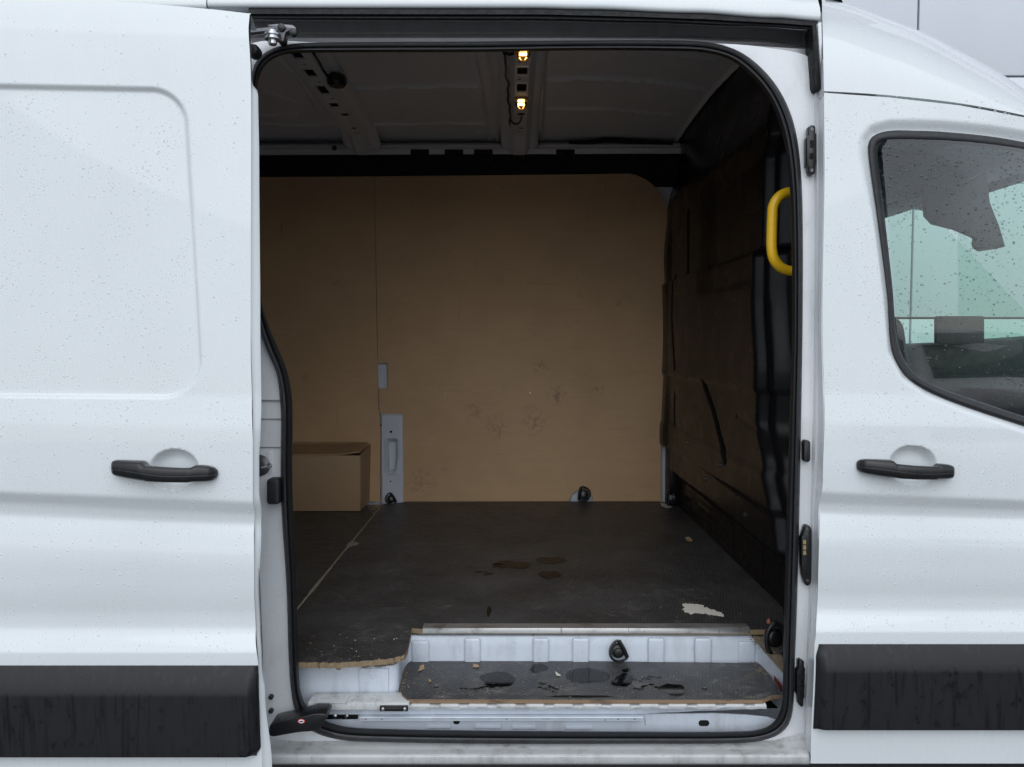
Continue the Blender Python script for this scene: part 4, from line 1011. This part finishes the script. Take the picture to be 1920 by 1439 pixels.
# ------------------------------------------------------------------ upper arm, bracket and bolt
ua = obj('upper_arm', MB().loft([[at(px, py + d, Y) for px, py in spline([(462, 62), (480, 60), (498, 58), (514, 57)], 20)] for d, Y in ((-5, 0.05), (-6, 0.035), (0, 0.030), (6, 0.034), (7, 0.05), (0, 0.056))], wrap=True), M['dark_steel'], van, sharp=40)
q = at(511, 62, 0.03)
obj('pivot', MB().lathe(q, (0, 0, -1), [(0.010, -0.006), (0.012, -0.004), (0.012, 0.002), (0.019, 0.003), (0.019, 0.007), (0.015, 0.008), (0.015, 0.012), (0.018, 0.013), (0.018, 0.016), (0.010, 0.017), (0.010, 0.026), (0.008, 0.028)], 14), M['steel'], ua, sharp=30)
obj('roller_carrier', MB().prism([at(px, py, 0.055) for px, py in ((498, 46), (520, 44), (548, 46), (556, 52), (552, 60), (544, 57), (535, 62), (532, 78), (524, 80), (516, 74), (520, 60), (508, 52))], (0, 0.03, 0)), M['dark_steel'], ua, bevel=0.004)
for px, py in ((527, 51), (549, 60)):
    q = at(px, py, 0.048); obj('roller', MB().lathe(q + Vector((0, 0.01, 0)), (0, -1, 0), [(0.009, 0), (0.009, 0.010), (0.005, 0.012)], 14), M['black_plastic'], ua)
q = at(472, 92, 0.03); obj('stop_buffer', MB().lathe(q + Vector((0, 0.03, 0)), (0, -1, 0), [(0.015, 0), (0.015, 0.02), (0.011, 0.028), (0.004, 0.03)], 18), M['black_rubber'], van)

# ------------------------------------------------------------------ fittings on the right jamb
def plate(name, pts, Y, th, m='black_plastic', bev=0.002, parent=None, lab=None):
    return obj(name, MB().prism([at(px, py, Y) for px, py in pts], (0, th, 0)), M[m], parent or van, bevel=bev, label=lab)
def rnd_rect(x0, x1, y0, y1, r, n=5):
    out = []
    for cx_, cy_, a0 in ((x1 - r, y0 + r, -90), (x1 - r, y1 - r, 0), (x0 + r, y1 - r, 90), (x0 + r, y0 + r, 180)):
        for k in range(n): a_ = R(a0 + 90 * k / (n - 1)); out.append((cx_ + r * math.cos(a_), cy_ + r * math.sin(a_)))
    return out
YJ = 0.086
u = plate('striker_plate', [(1517, 238), (1520, 235), (1527, 235), (1529, 239), (1529, 250), (1531, 251), (1531, 306), (1529, 312), (1529, 324), (1525, 328), (1519, 327), (1517, 322), (1517, 313), (1513, 311), (1513, 258), (1517, 254)], YJ - 0.015, 0.02, lab='black striker plate with two sockets high on the door pillar')
for pts, d, m in ((rnd_rect(1519, 1526, 263, 277, 2), 0.002, 'dark_void'), (rnd_rect(1518, 1526, 287, 299, 4), 0.002, 'dark_void')): plate('socket', pts, YJ - 0.0165, d, m, 0, u)
for px, py in ((1523, 243), (1523, 320)):
    q = at(px, py, YJ - 0.0155); obj('screw', MB().lathe(q + Vector((0, 0.001, 0)), (0, -1, 0), [(0.0045, 0), (0.0042, 0.0015), (0.002, 0.0018), (0.0018, 0.0006)], 10), M['dark_steel'], u)
plate('pillar_plug', rnd_rect(1508, 1519.5, 826, 867, 5.7), 0.036, 0.02, 'black_rubber', 0.003)
cpl = plate('contact_plate', [(1510, 988), (1514, 985), (1519, 987), (1522, 994), (1522, 1088), (1519, 1096), (1515, 1100), (1510, 1097), (1505, 1080), (1503, 1060), (1503, 1010)], 0.036, 0.02, 'black_plastic', 0.002, None, 'black contact plate with three metal contacts on the door pillar')
plate('contact_housing', rnd_rect(1503.5, 1514, 1004, 1045, 4), 0.031, 0.006, 'black_rubber', 0.0015, cpl)
for py in (1013, 1023, 1033): plate('contact', rnd_rect(1506, 1511.5, py, py + 8, 1), 0.0295, 0.002, 'brass', 0, cpl)
for py in (994, 1089):
    q = at(1514.5, py, 0.0355); obj('screw', MB().lathe(q + Vector((0, 0.001, 0)), (0, -1, 0), [(0.004, 0), (0.0038, 0.0015), (0.0018, 0.0018), (0.0016, 0.0006)], 10), M['dark_steel'], cpl)
v_ = plate('striker_plate', [(1498, 1241), (1502, 1238), (1508, 1241), (1508, 1252), (1510, 1254), (1509, 1308), (1507, 1312), (1507, 1324), (1503, 1327), (1498, 1322), (1497, 1308), (1494, 1303), (1495, 1258), (1498, 1254)], 0.038, 0.02, lab='black striker plate low on the door pillar above the sill')
plate('socket', rnd_rect(1498, 1505, 1264, 1279, 2), 0.0365, 0.002, 'dark_void', 0, v_); plate('socket', rnd_rect(1497.5, 1505, 1288, 1300, 3), 0.0365, 0.002, 'dark_void', 0, v_)

# ------------------------------------------------------------------ fittings on the left jamb
plate('stop_block', rnd_rect(499, 523, 899, 947, 6), 0.018, 0.04, 'black_rubber', 0.006)
lk = obj('striker_catch', MB().lathe(at(487, 873, 0.054), (0, -1, 0), [(0.026, 0), (0.026, 0.003), (0.018, 0.006), (0.012, 0.008)], 20), M['dark_steel'], van)
obj('catch_loop', MB().tube(spline([tuple(at(px, py, Y)) for px, py, Y in ((484, 876, 0.06), (494, 877, 0.045), (504, 876, 0.04), (508, 873, 0.045), (502, 870, 0.055), (492, 869, 0.062))], 24), 0.0035, 10), M['steel'], lk)
for y_, k in ((751, 0), (786, 1), (839, 2)):
    a = at(486, y_, 0.054); b = at(528, y_, 0.054); obj('panel_lap', MB().box(a.x, b.x, 0.0525, 0.058, a.z - 0.0009, a.z + 0.0009), M['shaded_dirty_paint'], van)
obj('pressed_rib', MB().prism([at(px, py, 0.0535) for px, py in rnd_rect(499, 512, 846, 892, 5)], (0, 0.004, 0)), M['jamb_paint'], van, bevel=0.0018)
for py in (1309, 1335):
    q = at(507, py, 0.045); obj('grommet', MB().lathe(q + Vector((0, 0.014, 0)), (0, -1, 0), [(0.006, 0), (0.006, 0.012), (0.003, 0.014)], 12), M['black_rubber'], van)

# ------------------------------------------------------------------ bulkhead, pressed black steel
def bxy(pts, X=0.75): return [(p.y, p.z) for p in (atx(px, py, X) for px, py in pts)]
grooves = [(bxy([(1264, 525), (1262, 600), (1268, 688)]), 0.020, 0.014), (bxy([(1288, 410), (1288, 515)]), 0.022, 0.016), (bxy([(1316, 716), (1330, 760), (1344, 815), (1357, 855)]), 0.022, 0.016),
           (bxy([(1264, 738), (1262, 790)]), 0.020, 0.012), (bxy([(1372, 775), (1412, 800)]), 0.014, 0.004)]
step_v = [(p[1], p[0]) for p in bxy([(1432, 250), (1422, 300), (1419, 460), (1410, 480), (1409, 560), (1415, 700), (1412, 790), (1428, 880), (1440, 960), (1446, 1050)])]; step_v.sort()
def bulk(y, z):
    d = 0.0; ysv = table(step_v, z, True); z = 1.45 + (z - 1.45) / 1.0457
    d += 0.045 * sst((z - 0.83) / 0.05) + 0.012 * sst((z - 0.965) / 0.02) - 0.006 * sst((z - 1.075) / 0.015)
    d += 0.010 * sst((z - 1.30) / 0.02) - 0.014 * sst((z - 1.725) / 0.02) - 0.05 * sst((z - 2.08) / 0.22)
    near = sst((ysv - y) / 0.085)
    d -= 0.095 * near
    d -= 0.020 * sst((z - 1.62) / 0.04) * sst((2.1 - z) / 0.1) * sst((y - ysv - 0.01) / 0.05) * sst((1.35 - y) / 0.2)
    d -= 0.030 * math.exp(-((y - (ysv - 0.012)) / 0.016) ** 2) * sst((z - 0.75) / 0.1)
    d += 0.012 * math.exp(-((y - (ysv - 0.05)) / 0.012) ** 2) * sst((z - 0.9) / 0.2) * sst((1.62 - z) / 0.1)
    # channel by the pillar
    d += 0.020 * math.exp(-((y - (ysv - 0.19)) / 0.035) ** 2) * sst((1.75 - z) / 0.1) * sst((z - 0.85) / 0.2)
    for ln, wd, h in grooves:
        q = poly_dist(y, z, ln)
        if q < wd: d -= h * sst(1 - q / wd)
    if z < 0.84:
        d += 0.002 * (0.5 + 0.5 * math.sin(z * 170)) * sst((0.83 - z) / 0.02) * sst((y - 0.25) / 0.05) * (1 if math.sin(y * 19) > -0.3 else 0)
    d += 0.008 * math.sin(y * 4.3 + 1.0) * sst((z - 1.0) / 0.2)
    # wavy far edge
    d += 0.018 * sst((y - (YW - 0.16)) / 0.08) * (1.0 if z > 0.97 else 0.0) * (0.6 + 0.4 * math.sin(z * 7 + 0.6)) * sst((2.1 - z) / 0.25)
    return d
rows = []; nyb, nzb = 420, 300
for j in range(nzb + 1):
    row = []
    for i in range(nyb + 1):
        y = lerp(0.115, YW - 0.015, i / nyb); z = lerp(FZ - 0.10, min(2.47, 2.08 + (y - 0.115) * 1.3), j / nzb); row.append(Vector((XB - bulk(y, z), y, z)))
    rows.append(row)
bh = obj('bulkhead', MB().loft(rows).loft([[r[-1] for r in rows], [r[-1] + Vector((0.08, 0.01, 0)) for r in rows]]), M['bulkhead_black'], van, sharp=60, label='glossy black pressed bulkhead between load bay and cab')
obj('bulkhead_core', MB().prism([(XB + 0.03, y, z) for y, z in ((0.12, 0.5), (YW + 0.03, 0.5), (YW + 0.03, 2.50), (0.62, 2.50), (0.12, 1.98))], (0.015, 0, 0)), M['matte_black'], van)
for px, py in ((1290, 830), (1350, 872), (1324, 898), (1398, 966), (1273, 853)):
    p0 = atx(px, py, 0.75); X = XB - bulk(p0.y, p0.z); p0 = atx(px, py, X)
    obj('bolt', MB().lathe(p0, (-1, 0, 0), [(0.010, -0.002), (0.010, 0.002), (0.006, 0.003), (0.006, 0.007), (0.003, 0.008)], 10), M['dark_steel'], bh)
p0 = atz(1282, 950, FZ)
obj('bulkhead_foot', MB().box(p0.x - 0.03, p0.x + 0.03, p0.y - 0.02, p0.y + 0.10, FZ + 0.001, FZ + 0.155), M['bulkhead_black'], van, bevel=0.014, segs=3)
p0 = atz(1258, 948, FZ)
obj('corner_post', MB().box(p0.x - 0.012, p0.x + 0.05, p0.y - 0.02, YW - 0.005, FZ + 0.001, at(1255, 835, YW).z), M['bulkhead_black'], van, bevel=0.008)
tie_down(at(1257, 935, YW - 0.17), (-0.4, -1, 0.1), (0, 0, 1), 0.028)
# round strap loop at the foot of the bulkhead near the step
q = at(1454, 1200, 0.17)
lo_ = obj('strap_anchor', MB().lathe(q + Vector((0.004, 0.012, 0)), (0.35, -1, 0), [(0.026, -0.004), (0.026, 0.004), (0.018, 0.010), (0.008, 0.012)], 20), M['black_plastic'], van, bevel=0.006)
obj('anchor_ring', MB().tube([q + Vector((0.024 * math.cos(a_), 0.002 * math.sin(a_), 0.042 * math.sin(a_))) for a_ in [2*math.pi*k/36 for k in range(36)]], 0.0065, 10, closed=True), M['black_plastic'], lo_)
# yellow grab handle
gp_ = spline([tuple(at(px, py, Y)) for px, py, Y in ((1512, 359, 0.22), (1490, 360, 0.22), (1474, 362, 0.215), (1459, 371, 0.21), (1450, 387, 0.21), (1448, 410, 0.21), (1447, 440, 0.21), (1447, 466, 0.21), (1451, 486, 0.21), (1463, 501, 0.215), (1480, 508, 0.22), (1512, 509, 0.22))], 80)
obj('grab_handle', MB().tube(gp_, 0.0132, 16), M['yellow_paint'], van, label='yellow grab handle beside the bulkhead')

# ------------------------------------------------------------------ cab seen through the window
YF2 = 1.80
obj('cab_floor', MB().box(0.90, 2.2, 0.1, 1.9, 0.45, 0.75), M['dash_plastic'], van)
zsill = at(1800, 650, YF2).z
obj('far_door', MB().box(0.88, 2.6, YF2, YF2 + 0.06, 0.5, zsill), M['dash_plastic'], van, bevel=0.02)
hl = [(1500, 440), (1655, 411), (1690, 400), (1712, 392), (1733, 397), (1772, 376), (1780, 365), (1500, 365)]
obj('headliner', MB().prism([at(px, py, 1.6) for px, py in hl], (0, -0.7, 0)), M['grey_headliner'], van, bevel=0.004)
vz = [(1730, 345), (1800, 352), (1850, 322), (1857, 380), (1875, 425), (1886, 463), (1868, 467), (1838, 471), (1827, 462), (1828, 446), (1790, 430), (1750, 420), (1736, 405)]
obj('sun_visor', MB().prism([at(px, py, 0.85) for px, py in vz], (0, 0.02, 0)), M['dash_plastic'], van, bevel=0.004)
obj('far_glass', MB().add([(0.9, YF2 + 0.03, zsill - 0.02), (2.6, YF2 + 0.03, zsill - 0.02), (1.95, YF2 + 0.06, 2.1), (0.9, YF2 + 0.06, 2.1)], [(0, 1, 2, 3)]), M['far_glass'], van)
dsh = [(1680, 655), (1740, 646), (1840, 642), (2080, 625), (2080, 800), (1680, 800)]
obj('dashboard', MB().prism([at(px, py, 1.2) for px, py in dsh], (0, 0.35, 0)), M['dash_plastic'], van, bevel=0.01)
obj('dash_screen', MB().prism([at(px, py, 1.15) for px, py in rnd_rect(1756, 1846, 593, 645, 4)], (0, 0.02, 0)), M['dash_plastic'], van, bevel=0.003)
p0 = at(1690, 600, 0.8)
obj('seat_back', MB().prism([at(px, py, 0.75) for px, py in ((1560, 640), (1600, 600), (1675, 585), (1700, 605), (1712, 700), (1720, 900), (1560, 900))], (0, 0.35, 0)), M['dash_plastic'], van, bevel=0.03, segs=3)
obj('cab_roof', MB().box(0.90, 1.95, 0.75, 1.75, 2.12, 2.135), M['grey_headliner'], van)
obj('cab_back', MB().prism([(0.90, y, z) for y, z in ((0.16, 0.5), (1.86, 0.5), (1.86, 2.2), (0.5, 2.2), (0.16, 2.0))], (0.015, 0, 0)), M['grey_headliner'], van)
obj('windscreen_header', MB().box(1.90, 1.95, 0.76, 1.74, 2.07, 2.119), M['grey_headliner'], van)

# nose of the van ahead of the front door, and the windscreen
secs_n = []
for dx, zt, inset in ((0.004, 1.27, 0.0), (0.30, 1.22, 0.01), (0.60, 1.12, 0.03), (0.80, 0.98, 0.07), (0.90, 0.80, 0.12), (0.93, 0.40, 0.14)):
    zs = [0.30, 0.45, 0.60, 0.75, 0.90, 1.05]; zs = [min(q, zt - 0.06) for q in zs] + [zt - 0.03, zt - 0.008]
    ring = [Vector((xr + dx, prof(q) + inset + (0.02 if k == 6 else 0.06 if k == 7 else 0), q)) for k, q in enumerate(zs)]
    ring += [Vector((xr + dx, 0.30, zt)), Vector((xr + dx, 0.95, zt + 0.02)), Vector((xr + dx, 1.60, zt))] + [Vector((xr + dx, 1.90 - p.y, p.z)) for p in ring[::-1]]
    secs_n.append(ring)
nm = MB().loft(secs_n); nm.f.append(tuple(len(nm.v) - len(secs_n[0]) + i for i in range(len(secs_n[0]))))
obj('nose', nm, M['white_paint'], van, sharp=50)
obj('windscreen', MB().add([(1.96, 0.62, 2.10), (1.96, 1.62, 2.10), (xr + 0.30, 1.72, 1.225), (xr + 0.30, 0.18, 1.225)], [(0, 1, 2, 3)]), M['far_glass'], van)

# ------------------------------------------------------------------ loose things in the bay
def blob(cx_, cy_, rx, ry, seed, n=34, amp=0.22):
    rnd = random.Random(seed); ph = [(rnd.uniform(0, 6.28), rnd.uniform(0.3, 1.0) / (k + 1)) for k in range(5)]
    out = []
    for i in range(n):
        a = 2*math.pi*i/n; r = 1 + amp * sum(w_ * math.sin((k + 2) * a + p_) for k, (p_, w_) in enumerate(ph))
        out.append((cx_ + rx * r * math.cos(a), cy_ + ry * r * math.sin(a)))
    return out
def wet(polys, z, label):
    mb = MB(); inner = []
    for pts in polys:
        P = [atz(px, py, z + 0.0005) for px, py in pts]; c = sum(P, Vector()) / len(P)
        n = len(P); k = 0.72; Q = [c + (q - c) * k for q in P]; mb.add([c] + Q + P, [(0, 1 + i, 1 + (i + 1) % n) for i in range(n)] + [(1 + i, 1 + n + i, 1 + n + (i + 1) % n, 1 + (i + 1) % n) for i in range(n)]); inner += [1.0] * (n + 1) + [0.0] * n
    key = {tuple(round(c_, 5) for c_ in v_): f_ for v_, f_ in zip(mb.v, inner)}
    o = obj('wet_footprint', mb, M['water_film'], None, sharp=60, base=True, label=label, category='wet mark', group='wet footprints')
    at_ = o.data.attributes.new('wetness', 'FLOAT', 'POINT'); L_ = WL[o]
    for i_, v_ in enumerate(o.data.vertices): at_.data[i_].value = key.get(tuple(round(c_, 5) for c_ in (v_.co + L_)), 0.5)
    return o
def tread(x0, y0, x1, y1, wd, n, seed):
    """rows of small wet tread blocks inside a sole outline"""
    rnd = random.Random(seed); out = []
    for i in range(n):
        t = (i + 0.5) / n; cx_, cy_ = lerp(x0, x1, t), lerp(y0, y1, t)
        for s in (-1, 1):
            if rnd.random() < 0.25: continue
            out.append(blob(cx_ + rnd.uniform(-2, 2), cy_ + s * wd * rnd.uniform(0.2, 0.55), rnd.uniform(4, 8), rnd.uniform(1.2, 2.2), rnd.random(), 10))
    return out
wet([blob(960, 1059, 33, 9, 1)] + tread(925, 1060, 945, 1062, 7, 3, 2), FZ, 'oval wet shoe print on the dark floor with broken tread edge')
wet([blob(1033, 1051, 27, 8, 3)], FZ, 'wet sole half of a shoe print on the dark floor')
wet([blob(1031, 1078, 21, 9, 4)], FZ, 'wet heel half of a shoe print on the dark floor')
wet(tread(893, 1076, 922, 1074, 7, 4, 5), FZ, 'faint wet tread marks on the dark floor')
wet([blob(934, 1274, 40, 14, 6, amp=0.15)] + tread(862, 1296, 925, 1292, 11, 7, 7), SZ, 'wet oval patch with tread marks on the step board')
wet([blob(1100, 1267, 39, 17, 8, amp=0.13)], SZ, 'large smooth wet oval patch on the step board below the tie-down ring')
wet([blob(1010, 1253, 18, 9, 9)] + tread(1010, 1284, 1046, 1296, 10, 5, 10), SZ, 'small wet patch and tread marks between two wet ovals on the step')
wet([blob(1168, 1276, 20, 14, 11), blob(1175, 1257, 9, 4, 12)] + tread(1185, 1284, 1238, 1276, 22, 9, 13) + [blob(1262, 1293, 24, 13, 14)], SZ, 'wet boot print with lugged tread on the step board')
wet([blob(1090, 1306, 68, 2.2, 15)], SZ, 'thin wet streak along the front edge of the step board')
wet([blob(917, 1146, 4, 12, 16, amp=0.3)], FZ, 'short dark drip mark on the floor near the aluminium edge')

def flake(name, pts, z, m, label, cat, lift=0.002, th=0.0006, group=None, jag=0.0):
    if jag:
        rj = random.Random(5); pts = [(x + rj.gauss(0, jag), y + rj.gauss(0, jag * 0.45)) for x, y in resample(pts, 70, True)]
    P = [atz(px, py, z) for px, py in pts]; c = sum(P, Vector()) / len(P); rad = max((q - c).length for q in P)
    top = [q + Vector((0, 0, 0.0004 + th + lift * ((q - c).length / rad) ** 2)) for q in P]; n = len(P)
    mb = MB(); midr = [c + (q - c) * 0.55 + Vector((0, 0, 0.0004 + th + lift * 0.2)) for q in P]
    mb.loft([[q - Vector((0, 0, th)) for q in top], top, midr], closed=True); mb.add([c + Vector((0, 0, 0.0004 + th))] + midr, [(0, 1 + i, 1 + (i + 1) % n) for i in range(n)])
    mb.add([q - Vector((0, 0, th)) for q in top], [tuple(range(n))[::-1]])
    return obj(name, mb, M[m], None, sharp=60, base=True, label=label, category=cat, group=group)
flake('torn_label', [(1281, 1135), (1290, 1133), (1306, 1134), (1318, 1136), (1322, 1140), (1338, 1144), (1350, 1150), (1356, 1153), (1355, 1157), (1346, 1155), (1334, 1154), (1322, 1152), (1308, 1150), (1296, 1152), (1286, 1149), (1283, 1143)], FZ, 'paper', 'torn whitish scrap of label stuck to the dark floor', 'scrap', 0.0006, jag=1.7)
flake('dry_leaf', [(1284, 1010), (1291, 1009), (1297, 1012), (1298, 1018), (1292, 1018), (1288, 1014)], FZ, 'dry_leaf', 'small tan leaf fragment lying on the floor by the bulkhead', 'leaf', 0.005)
flake('dry_leaf', [(788, 1250), (795, 1249), (796, 1255), (789, 1259), (783, 1262), (786, 1255)], SZ, 'dry_leaf', 'tan leaf crumb in the left end of the step', 'leaf', 0.004)
flake('dry_leaf', [(888, 1248), (896, 1249), (899, 1253), (891, 1254), (886, 1252)], SZ, 'dry_leaf', 'tan leaf crumb under the step riser', 'leaf', 0.004)
flake('dry_leaf', [(1041, 1262), (1046, 1264), (1052, 1268), (1050, 1270), (1043, 1268)], SZ, 'paper', 'pale leaf scrap between wet patches on the step', 'leaf', 0.004)
flake('dry_leaf', [(804, 1276), (809, 1278), (808, 1281), (804, 1279)], SZ, 'dry_leaf', 'tiny leaf crumb near a countersunk screw on the step', 'leaf', 0.003)
flake('corner_scrap', [(1238, 943), (1250, 946), (1262, 951), (1252, 954), (1240, 949)], FZ, 'paper', 'grey torn scrap on the floor in the far corner', 'scrap', 0.001)
flake('sweet_wrapper', [(1437, 1166), (1442, 1164), (1445, 1170), (1441, 1173), (1438, 1171)], FZ, 'wrapper_print', 'red and white wrapper scrap at the floor corner beside the bulkhead', 'wrapper', 0.006)
# crumbs: scattered grit on floor and step
rnd = random.Random(21); mb = MB()
def crumb(p, r):
    k = 5; h = r * rnd.uniform(0.4, 0.9); a0 = rnd.random() * 6
    vs_ = [p + Vector((0, 0, h))] + [p + Vector((r * rnd.uniform(0.6, 1.4) * math.cos(a0 + 2*math.pi*i/k), r * rnd.uniform(0.6, 1.4) * math.sin(a0 + 2*math.pi*i/k), 0)) for i in range(k)]
    mb.add(vs_, [(0, 1 + i, 1 + (i+1) % k) for i in range(k)])
for _ in range(80):
    px, py = rnd.uniform(560, 1420), rnd.uniform(960, 1165); crumb(atz(px, py, FZ + 0.0003), rnd.uniform(0.0006, 0.0016))
for _ in range(38):
    px, py = rnd.uniform(562, 760), rnd.uniform(1190, 1238); crumb(atz(px, py, FZ + 0.0003), rnd.uniform(0.0006, 0.0022))
for _ in range(90):
    px, py = rnd.uniform(775, 1425), rnd.uniform(1246, 1308); crumb(atz(px, py, SZ + 0.0003), rnd.uniform(0.0005, 0.0018))
for _ in range(90):
    t = abs(rnd.gauss(0, 0.35)); crumb(atz(704 + rnd.gauss(0, 10), 950 + rnd.gauss(0, 6), FZ + 0.0003), rnd.uniform(0.001, 0.004))
obj('grit', mb, M['wood_chip'], None, label='pale grit and wood crumbs scattered over floor and step', category='grit', kind='stuff')
mb = MB()
for _ in range(260):
    t = rnd.random(); crumb(atz(lerp(1410, 1464, t) + rnd.gauss(0, 4), lerp(1190, 1240, t) + rnd.gauss(0, 3), FZ - 0.02), rnd.uniform(0.001, 0.004))
for _ in range(120): crumb(atz(1432 + rnd.gauss(0, 14), 1252 + rnd.gauss(0, 8), SZ + 0.0003), rnd.uniform(0.0008, 0.003))
for _ in range(80): crumb(atz(757 + rnd.gauss(0, 4), 1270 + rnd.gauss(0, 14), SZ + 0.0003), rnd.uniform(0.0008, 0.003))
obj('sawdust', mb, M['dirt_crumbs'], None, label='brown dirt and sawdust gathered in the step corners', category='dirt', kind='stuff')
obj('step_shelf', MB().prism([atz(px, py, FZ - 0.021) for px, py in ((1405, 1187), (1450, 1185), (1470, 1240), (1470, 1262), (1440, 1228))], (0, 0, -0.004)), M['dirt_crumbs'], van)

# ------------------------------------------------------------------ car parked behind the photographer, mirrored in the window
car = thing('parked_car', (5.0, -7.0, 0), 'grey car parked facing the van, mirrored in its front window', 'car')
cx0, cy0 = 5.0, -4.75
st = [(0.00, 0.30, 0.62, 0.72, 0.66, 0.70), (-0.08, 0.24, 0.80, 0.84, 0.74, 0.84), (-0.30, 0.22, 0.90, 0.90, 0.78, 0.98), (-0.80, 0.22, 0.92, 0.92, 0.80, 1.06), (-1.18, 0.22, 0.92, 0.92, 0.80, 1.12), (-1.60, 0.22, 0.92, 0.90, 0.66, 1.44), (-1.95, 0.22, 0.92, 0.90, 0.60, 1.60), (-2.6, 0.22, 0.92, 0.90, 0.60, 1.64), (-3.5, 0.22, 0.92, 0.90, 0.60, 1.62), (-4.1, 0.22, 0.92, 0.88, 0.58, 1.50), (-4.45, 0.26, 0.86, 0.84, 0.64, 1.02), (-4.52, 0.34, 0.70, 0.70, 0.5, 0.8)]
rows = []
for dy, zl, wl, wb, wt, zt in st:
    belt = min(1.02, zt - 0.04)
    half = [(wl * 0.9, zl), (wl, zl + 0.12), (wl, 0.6 if zt > 0.75 else (zl + zt) / 2), (wb, belt), (lerp(wb, wt, 0.9), zt - 0.04), (wt * 0.92, zt), (0, zt + 0.02)]
    row = [Vector((cx0 + x, cy0 + dy, z)) for x, z in half] + [Vector((cx0 - x, cy0 + dy, z)) for x, z in half[-2::-1]]
    rows.append(row)
body = obj('body', MB().loft(rows, capends=True), M['car_paint'], car, sharp=40)
def quad(name, pts, m, th=(0, 0.012, 0)): return obj(name, MB().prism([Vector((cx0 + x, cy0 + y, z)) for x, y, z in pts], th), M[m], car, bevel=0.004)
quad('windscreen', [(-0.70, -1.21, 1.15), (0.70, -1.21, 1.15), (0.56, -1.84, 1.565), (-0.56, -1.84, 1.565)], 'car_glass', (0, 0.02, 0.03))
for s in (-1, 1):
    quad('side_window', [(s*0.90, -1.45, 1.06), (s*0.90, -3.9, 1.06), (s*0.66, -3.8, 1.50), (s*0.66, -1.95, 1.52)], 'car_glass', (s*0.02, 0, 0.01))
    quad('headlight', [(s*0.44, 0.0, 0.70), (s*0.80, -0.12, 0.72), (s*0.80, -0.16, 0.84), (s*0.46, -0.03, 0.80)], 'lamp_clear', (0, 0.03, 0))
    q = Vector((cx0 + s*1.02, cy0 - 1.35, 1.10)); obj('wing_mirror', MB().lathe(q + Vector((0, -0.06, 0)), (0, 1, 0), [(0.04, 0), (0.10, 0.02), (0.11, 0.06), (0.09, 0.12), (0.04, 0.16)], 14), M['car_paint'], car)
    for dy in (-0.85, -3.55):
        wq = Vector((cx0 + s*0.80, cy0 + dy, 0.34)); wh = obj('wheel', MB().lathe(wq - Vector((s*0.08, 0, 0)), (s, 0, 0), [(0.20, 0), (0.33, 0.01), (0.34, 0.04), (0.34, 0.16), (0.33, 0.19), (0.22, 0.20)], 28), M['tyre_rubber'], car)
        obj('rim', MB().lathe(wq + Vector((s*0.115, 0, 0)), (s, 0, 0), [(0.22, 0), (0.21, 0.006), (0.05, -0.004), (0.03, 0.01)], 20), M['chrome'], wh)
for k in range(4): quad('grille_bar', [(-0.36, 0.03, 0.50 + k*0.055), (0.36, 0.03, 0.50 + k*0.055), (0.36, 0.03, 0.53 + k*0.055), (-0.36, 0.03, 0.53 + k*0.055)], 'black_plastic', (0, 0.02, 0))
quad('number_plate', [(-0.26, 0.05, 0.36), (0.26, 0.05, 0.36), (0.26, 0.05, 0.46), (-0.26, 0.05, 0.46)], 'white_print')
e = MB().tube([Vector((cx0 + 0.085 * math.cos(a_), cy0 + 0.055, 0.735 + 0.045 * math.sin(a_))) for a_ in [2*math.pi*k/28 for k in range(28)]], 0.008, 8, closed=True)
obj('emblem', e, M['chrome'], car)
